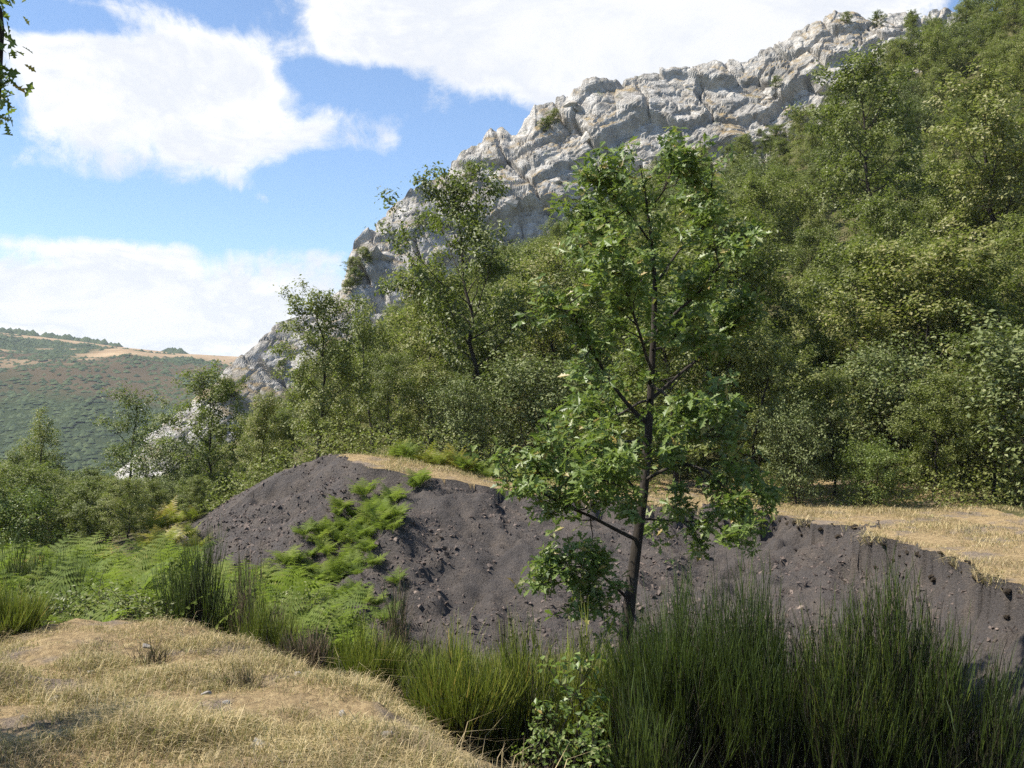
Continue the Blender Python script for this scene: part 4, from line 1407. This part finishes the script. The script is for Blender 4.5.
# young oak shoots at the bottom between the brooms
PROTO['sapling'] = [tree_proto(180, 'oak_leaf', 1.5, 0.12, 0.45, 10, 320, 0.10, wood=0.5, spread=0.05)]
for (px, py, Y, lab) in [(572, 655, 6.9, 'oak sapling with broad leaves between the green brooms'), (590, 715, 6.5, 'low oak shoot in front of the oak sapling'), (545, 700, 6.6, 'small leafy oak shoot among broom stems')]:
    t = P(px, py, Y)
    z = H(t.x, Y)
    e = link('oak_sapling', None, None, (t.x, Y, z))
    s = (t.z - z) / PROTO['sapling'][0]['top']
    e.scale = (s, s, s); e.rotation_euler = (0, 0, px)
    link('trunk', PROTO['sapling'][0]['trunk'], e); link('crown', PROTO['sapling'][0]['crown'], e)
    tag(e, lab, 'sapling')

# ------------------------------------------------------------------ bracken
def fern_mesh(seed, mat, nfr=6):
    rng = np.random.default_rng(seed)
    V = []; F = []; off = 0
    for k in range(nfr):
        az = k * 2 * math.pi / nfr + rng.uniform(-.5, .5)
        L = rng.uniform(0.75, 1.1)
        s = np.linspace(0, 1, 15)
        el0 = rng.uniform(1.1, 1.45); el1 = rng.uniform(-0.3, 0.75)
        el = el0 + (el1 - el0) * s ** 1.3
        d = np.stack([np.cos(az) * np.cos(el), np.sin(az) * np.cos(el), np.sin(el)], -1)
        c = np.concatenate([[[0, 0, 0]], np.cumsum(d[:-1] * L / 14, 0)])
        side = np.array([-math.sin(az), math.cos(az), 0])
        # stalk
        for i in range(14):
            w0 = 0.008 * (1 - s[i]) + 0.002
            V += [c[i] + side * w0, c[i] - side * w0, c[i + 1] - side * w0 * .9, c[i + 1] + side * w0 * .9]
            F.append((off, off + 1, off + 2, off + 3)); off += 4
        for i in range(4, 15):
            pl = 0.42 * L * (1 - ((s[i] - 0.26) / 0.78) ** 1.0) * rng.uniform(0.85, 1.1) + 0.03
            up = np.cross(side, d[i]) * -1
            for sg in (-1, 1):
                dv = side * sg * 0.86 + d[i] * 0.5 + up * rng.uniform(-.12, .22)
                dv /= np.linalg.norm(dv)
                fw = d[i] - dv * (d[i] @ dv); fw /= np.linalg.norm(fw)
                m = 7
                for q in range(m):
                    a = (q + 0.1) / m; b = (q + 1.05) / m
                    wq = pl * 0.24 * (1 - a * 0.85) + 0.006
                    p0 = c[i] + dv * pl * a - np.array([0, 0, 0.25 * pl * a * a]); p1 = c[i] + dv * pl * b - np.array([0, 0, 0.25 * pl * b * b])
                    V += [p0, p0 * .5 + p1 * .5 + fw * wq + up * 0.004, p1, p0 * .5 + p1 * .5 - fw * wq + up * 0.004]
                    F.append((off, off + 1, off + 2, off + 3)); off += 4
    return mesh_np('fronds', np.array(V), np.array(F), M[mat], False)


FERN_G = [fern_mesh(200 + i, 'fern', 6) for i in range(4)]
FERN_Y = [fern_mesh(220 + i, 'fern_yellow', 5) for i in range(2)]


def ferns():
    rng = np.random.default_rng(17)
    placed = []

    def put(x, y, s, me, label, group):
        o = link('bracken_fern', me, None, (x, y, H(x, y) - 0.03))
        o.scale = (s, s, s * rng.uniform(0.85, 1.15))
        o.rotation_euler = (rng.uniform(-.15, .15), rng.uniform(-.15, .15), rng.uniform(0, 6.28))
        tag(o, label, 'fern', group)
        placed.append((x, y))
    bank = [(-8.2, 9.8), (-4.2, 9.8), (-3.0, 10.4), (-2.1, 12.0), (-2.3, 14.2), (-3.5, 16.9), (-6.2, 19.3), (-9, 20), (-12, 19), (-11, 13)]
    n = 0
    for _ in range(6000):
        x = rng.uniform(-12, -2); y = rng.uniform(9.8, 20.5)
        if poly_sd(np.array([x]), np.array([y]), bank)[0] < 0: continue
        px = 512 + x / y * FPX
        if px < -60: continue
        if any((x - a) ** 2 + (y - b) ** 2 < 0.47 ** 2 for a, b in placed): continue
        put(x, y, rng.uniform(0.8, 1.25), FERN_G[rng.integers(0, 4)], *(('green bracken fern just behind the crest of the dry grass mound', 'bracken behind the mound crest') if y < 11.6 else ('green bracken fern under the bushes at the back of the bank', 'bracken at the back of the bank') if y > 16.2 else ('green bracken fern in the thick of the bank left of the heap', 'bracken in the middle of the bank')))
        n += 1
        if n > 298: break
    # the tongue of bracken climbing the heap
    a = np.array([-4.2, 14.6]); b = np.array([-2.7, 20.8])
    m = 0
    for _ in range(900):
        t = rng.uniform(0, 1)
        p = a + (b - a) * t + np.array([rng.normal() * (0.75 - 0.45 * t), 0])
        if any((p[0] - u) ** 2 + (p[1] - v) ** 2 < 0.21 ** 2 for u, v in placed): continue
        put(p[0], p[1], rng.uniform(0.34, 0.62), FERN_G[rng.integers(0, 4)], 'green bracken fern growing up the face of the dark spoil heap', 'bracken climbing the spoil heap')
        m += 1
        if m > 140: break
    for (px, py, Y) in [(385, 520, 18.6), (378, 505, 19.3), (393, 528, 18.2), (352, 530, 18.0), (420, 480, 20.6), (372, 548, 17.6)]:
        q = P(px, py, Y)
        put(q.x, Y, rng.uniform(0.4, 0.6), FERN_G[rng.integers(0, 4)], 'small bracken tuft alone on the bare dark slope', 'lone bracken tufts on the bare slope')
    for i in range(16):
        px = rng.uniform(120, 205); Y = rng.uniform(20.2, 24); x = (px - 512) / FPX * Y
        put(x, Y, rng.uniform(0.5, 0.8), FERN_Y[i % 2], 'yellowing bracken fern at the foot of the trees left of the heap', 'yellow bracken by the trees')
    for i in range(26):
        px = rng.uniform(395, 540); Y = rng.uniform(22.6, 25); x = (px - 512) / FPX * Y
        put(x, Y, rng.uniform(0.4, 0.75), (FERN_Y + FERN_G)[i % 4], 'bracken fern on the grassy top behind the heap lip', 'bracken along the heap top')
    for (px, py, Y) in [(300, 562, 16.8), (296, 540, 17.2), (312, 568, 16.5)]:
        q = P(px, py, Y)
        put(q.x, Y, 0.4, FERN_Y[0], 'orange withered bracken on the side of the heap', 'withered bracken on the heap')
    print('ferns', len(placed))


ferns()

# dark bramble mounds in front of the bracken
PROTO['bramble'] = [tree_proto(190 + i, 'forest_leaf', 0.9, 0.02, 0.6, 14, 2600, 0.06, wood=0.6, stems=3, spread=0.1) for i in range(2)]
for i, (px, py, Y, lab) in enumerate([(45, 588, 10.6, 'dark bramble bush at the front of the bracken bank'), (95, 582, 10.9, 'low bramble bush behind the dry grass crest'), (135, 585, 10.6, 'leafy bramble bush beside the dense broom'), (300, 590, 13.0, 'small bramble bush at the heap foot')]):
    t = P(px, py, Y); z = H(t.x, Y)
    e = link('bramble_bush', None, None, (t.x, Y, z))
    s = (t.z - z) / PROTO['bramble'][0]['top']
    e.scale = (s * 1.2, s * 1.2, s); e.rotation_euler = (0, 0, px)
    link('trunk', PROTO['bramble'][i % 2]['trunk'], e); link('crown', PROTO['bramble'][i % 2]['crown'], e)
    tag(e, lab, 'bush')

# ------------------------------------------------------------------ grass
def blades(x, y, z, hgt, wid, lean, rng):
    n = len(x)
    az = rng.uniform(0, 2 * math.pi, n)
    d = np.stack([np.cos(az), np.sin(az), np.zeros(n)], -1)
    s = np.stack([-np.sin(az + rng.normal(size=n)), np.cos(az), np.zeros(n)], -1)
    b = np.stack([x, y, z - 0.01], -1)
    m = b + d * (hgt * lean * 0.3)[:, None]; m[:, 2] += hgt * 0.6
    t = b + d * (hgt * lean)[:, None]; t[:, 2] += hgt * (1 - 0.35 * lean)
    w = wid[:, None]
    V = np.stack([b - s * w, b + s * w, m - s * w * .7, m + s * w * .7, t], 1)
    o = (np.arange(n) * 5)[:, None]
    q = o + np.array([0, 1, 3, 2]); tr = o + np.array([2, 3, 4])
    return V.reshape(-1, 3), [q, tr]


def grass():
    rng = np.random.default_rng(23)
    # mound
    N = 330000
    y = 3.6 + rng.uniform(0, 1, N) ** 0.8 * 6.0
    px = rng.uniform(-160, 640, N)
    x = (px - 512) / FPX * y
    k = poly_sd(x, y, MOUND) > -0.5
    x, y = x[k], y[k]; N = len(x)
    z, c = terrain(x, y)
    den = fbm(x * 1.1, y * 1.1, oct=4, seed=50)
    k = (c == 0) & (rng.uniform(size=N) < 0.7 + den * 2.6)
    x, y, z, den = x[k], y[k], z[k], den[k]
    hg = (0.05 + 0.09 * rng.uniform(0, 1, len(x)) ** 2) * np.clip(1 + den * 3.2, 0.3, 2.2) * np.where(rng.uniform(size=len(x)) < 0.02, 2.2, 1.0)
    V, F = blades(x, y, z, hg, rng.uniform(0.0012, 0.0026, len(x)), rng.uniform(0.3, 1.5, len(x)), rng)
    tag(link('dry_grass', mesh_np('dry_grass', V, F, M['dry_grass'], False)), 'short straw-coloured dry grass covering the foreground mound', 'grass', kind='stuff')
    print('mound blades', len(x))
    # terrace and heap top
    N = 260000
    y = rng.uniform(7, 27, N)
    x = rng.uniform(-5.2, 14, N)
    z, c = terrain(x, y)
    far = x > 10
    k = (c == 3) & (np.abs(512 + x / y * FPX - 600) < 620)
    k &= ~((y > 23.0) & (rng.uniform(size=N) < 0.5))
    x, y, z = x[k], y[k], z[k]
    z = hill_z(x, y)
    dn = fbm(x * 0.9, y * 0.9, oct=4, seed=52)
    kk = rng.uniform(size=len(x)) < 0.75 + dn * 2.5
    x, y, z, dn = x[kk], y[kk], z[kk], dn[kk]
    hg = rng.uniform(0.035, 0.11, len(x)) * np.clip(1 + dn * 3, 0.4, 2.2)
    V, F = blades(x, y, z, hg, rng.uniform(0.002, 0.005, len(x)), rng.uniform(0.5, 2.0, len(x)), rng)
    tag(link('dry_grass', mesh_np('dry_grass', V, F, M['dry_grass'], False)), 'pale dry grass on the flat terrace above the bare bank', 'grass', kind='stuff')
    print('terrace blades', len(x))
    # blades hanging over the broken turf edge
    N = 160000
    y = rng.uniform(7.5, 22.5, N); x = rng.uniform(0.5, 7.4, N)
    k = np.abs(TS(x, y) - SS(x, y)) < 0.7
    x, y = x[k], y[k]
    c = terrain(x, y)[1]; c2 = terrain(x + 0.09, y + 0.11)[1]
    k = (c == 2) & (c2 == 3) & (fbm(x * 2.0, y * 2.0, oct=2, seed=88) > -0.1)
    x, y = x[k], y[k]
    z = terrain(x + 0.09, y + 0.11)[0] - rng.uniform(0.0, 0.14, len(x))
    hg = rng.uniform(0.08, 0.22, len(x))
    V, F = blades(x + 0.05, y + 0.06, z, hg, rng.uniform(0.002, 0.005, len(x)), rng.uniform(0.6, 2.2, len(x)), rng)
    tag(link('dry_grass', mesh_np('dry_grass', V, F, M['dry_grass'], False)), 'tufts of dry grass hanging over the broken terrace edge', 'grass', kind='stuff')
    print('lip blades', len(x))
    # rank green grass in the gully among ferns and brooms
    N = 70000
    y = rng.uniform(5.5, 19, N); px = rng.uniform(-60, 1090, N); x = (px - 512) / FPX * y
    z, c = terrain(x, y)
    k = (c == 1) & (x < 5.2)
    x, y, z = x[k], y[k], z[k]
    hg = rng.uniform(0.1, 0.32, len(x))
    V, F = blades(x, y, z, hg, rng.uniform(0.002, 0.005, len(x)), rng.uniform(0.2, 1.0, len(x)), rng)
    tag(link('rank_grass', mesh_np('rank_grass', V, F, M['green_grass'], False)), 'green and straw rank grass on the gully floor', 'grass', kind='stuff')


grass()

# ------------------------------------------------------------------ stones
def stones():
    rng = np.random.default_rng(29)
    # small rubble of the spoil heap
    N = 115000
    x = rng.uniform(-7.5, 7.5, N); y = rng.uniform(6.5, 24, N)
    k = poly_sd(x, y, HEAP_POLY) > -1.2
    x, y = x[k], y[k]; N = len(x)
    z, c = terrain(x, y)
    den = fbm(x * 0.8, y * 0.8, oct=3, seed=61)
    k = (c == 2) & (rng.uniform(size=N) < 0.5 + den * 3.0)
    x, y, z = x[k], y[k], z[k]
    n = len(x)
    tv = np.array([(1, 0, 0), (-1, 0, 0), (0, 1, 0), (0, -1, 0), (0, 0, 1), (0, 0, -1)], float)
    tf = np.array([(0, 2, 4), (2, 1, 4), (1, 3, 4), (3, 0, 4), (2, 0, 5), (1, 2, 5), (3, 1, 5), (0, 3, 5)])
    s = 0.008 + 0.036 * rng.uniform(0, 1, n) ** 5
    V = tv[None] * (1 + rng.uniform(-.45, .45, (n, 6, 3))) + rng.uniform(-.35, .35, (n, 6, 3))
    V = V * np.stack([rng.uniform(.8, 1.7, n), rng.uniform(.6, 1.2, n), rng.uniform(.35, .8, n)], -1)[:, None]
    rot = frames(rng.normal(size=(n, 3)) * 0.5 + np.array([0, -0.4, 1]), rng)
    V = np.einsum('nij,nkj->nki', rot, V) * s[:, None, None] + np.stack([x, y, z + s * 0.15], -1)[:, None]
    F = tf[None] + (np.arange(n) * 6)[:, None, None]
    tag(link('slate_rubble', mesh_np('slate_rubble', V.reshape(-1, 3), F.reshape(-1, 3), M['slate_rubble'], False)), 'fine dark slate rubble strewn over the spoil heap', 'rubble', kind='stuff')
    print('rubble', n)
    pro = [rock_mesh('slate_stone', rng, M['slate_stone'], 14, (1.3, 0.9, 0.55), 0.5) for _ in range(5)]
    cnt = 0
    for _ in range(1500):
        px = rng.uniform(190, 1060); Y = rng.uniform(9, 22); x = (px - 512) / FPX * Y
        zz, cc = terrain(np.array([x]), np.array([Y]))
        if cc[0] != 2: continue
        s = 0.04 + 0.10 * rng.uniform() ** 2
        o = link('slate_stone', pro[cnt % 5], None, (x, Y, zz[0] + s * 0.1))
        o.scale = (s * 1.2, s, s)
        o.rotation_euler = (rng.uniform(.1, .7), rng.uniform(-.3, .3), rng.uniform(0, 6.28))
        tag(o, 'dark angular slate stone lying on the spoil heap', 'stone', 'stones on the spoil heap')
        cnt += 1
        if cnt >= 80: break
    pr2 = [rock_mesh('field_stone', rng, M['stone'], 18, (1.2, 1.0, 0.7), 0.3) for _ in range(3)]
    spots = [(268, 748, 0.13, 'pale rounded stone lying alone in the front of the dry grass')]
    for i, (px, py) in enumerate([(230, 700), (210, 690), (330, 655), (300, 662), (150, 640), (95, 668), (180, 720), (60, 700), (345, 700), (390, 745), (30, 720), (120, 735)]):
        spots.append((px, py, 0.05 + 0.03 * ((i * 7) % 5) / 5, None))
    for i, (px, py, s, lab) in enumerate(spots):
        Y = 1.6 / ((py - 430) / FPX); x = (px - 512) / FPX * Y
        o = link('field_stone', pr2[i % 3], None, (x, Y, H(x, Y) + s * 0.15))
        o.scale = (s, s, s); o.rotation_euler = (0.2, 0.1, i * 1.3)
        if lab:
            tag(o, lab, 'stone')
        else:
            tag(o, 'small greyish stone half sunk in the dry grass', 'stone', 'small stones in the dry grass')


def turf_clods():
    rng = np.random.default_rng(37)
    pro = [rock_mesh('turf_clod', rng, M['clod'], 22, (1.2, 0.9, 0.8), 0.2) for _ in range(4)]
    lip = np.array([l for l, f in PAIRS[1:7]])
    seg = np.concatenate([[0], np.cumsum(np.linalg.norm(np.diff(lip[:, :2], axis=0), axis=1))])
    for i in range(120):
        t = (i + rng.uniform()) / 120 * seg[-1]
        x = np.interp(t, seg, lip[:, 0]); y = np.interp(t, seg, lip[:, 1])
        # walk to the real edge
        best = None
        d = np.linspace(-1.1, 1.1, 23)
        xs_, ys_ = (x + d, y + d * 0) if y < 17.5 else (x + d * 0.3, y + d)
        hit = np.nonzero(terrain(xs_, ys_)[1] == 3)[0]
        if len(hit):
            best = (float(xs_[hit[0]]), float(ys_[hit[0]]))
        if best is None: continue
        s_ = 0.04 + 0.11 * rng.uniform() ** 2
        off = rng.uniform(-0.02, 0.10) * (1 if s_ < 0.25 else 0.3)
        xx, yy = best[0] - 0.6 * off, best[1] - off
        o = link('turf_clod', pro[i % 4], None, (xx, yy, (H(xx, yy) + (0.02 if off > 0.05 else 0.0)) if off > 0.05 else H(best[0] + .1, best[1] + .1) - 0.08 - s_ * 0.3))
        o.scale = (s_ * 1.2, s_, s_ * 0.9); o.rotation_euler = (rng.uniform(-.4, .4), rng.uniform(-.4, .4), rng.uniform(0, 6.28))
        tag(o, 'dark earth clod at the broken turf edge of the terrace', 'clod', 'earth clods along the terrace edge')


stones()
turf_clods()

# ------------------------------------------------------------------ the air of the valley
def haze():
    m, t = mat_new('haze')
    out = t.n('ShaderNodeOutputMaterial')
    pv = t.n('ShaderNodeVolumePrincipled')
    pv.inputs['Color'].default_value = (0.80, 0.88, 1.0, 1)
    pv.inputs['Density'].default_value = 0.00013
    pv.inputs['Anisotropy'].default_value = 0.1
    t.l(pv.outputs[0], out.inputs['Volume'])
    x0, x1, y0, y1, z0, z1 = -3250, 3250, -1550, 4050, -47.5, 142
    v = np.array([(x, y, z) for z in (z0, z1) for y in (y0, y1) for x in (x0, x1)], float)
    f = np.array([(0, 2, 3, 1), (4, 5, 7, 6), (0, 1, 5, 4), (2, 6, 7, 3), (0, 4, 6, 2), (1, 3, 7, 5)])
    tag(link('haze', mesh_np('haze', v, f, m, False)), 'thin blue summer haze over the valley', 'haze', kind='stuff')


haze()
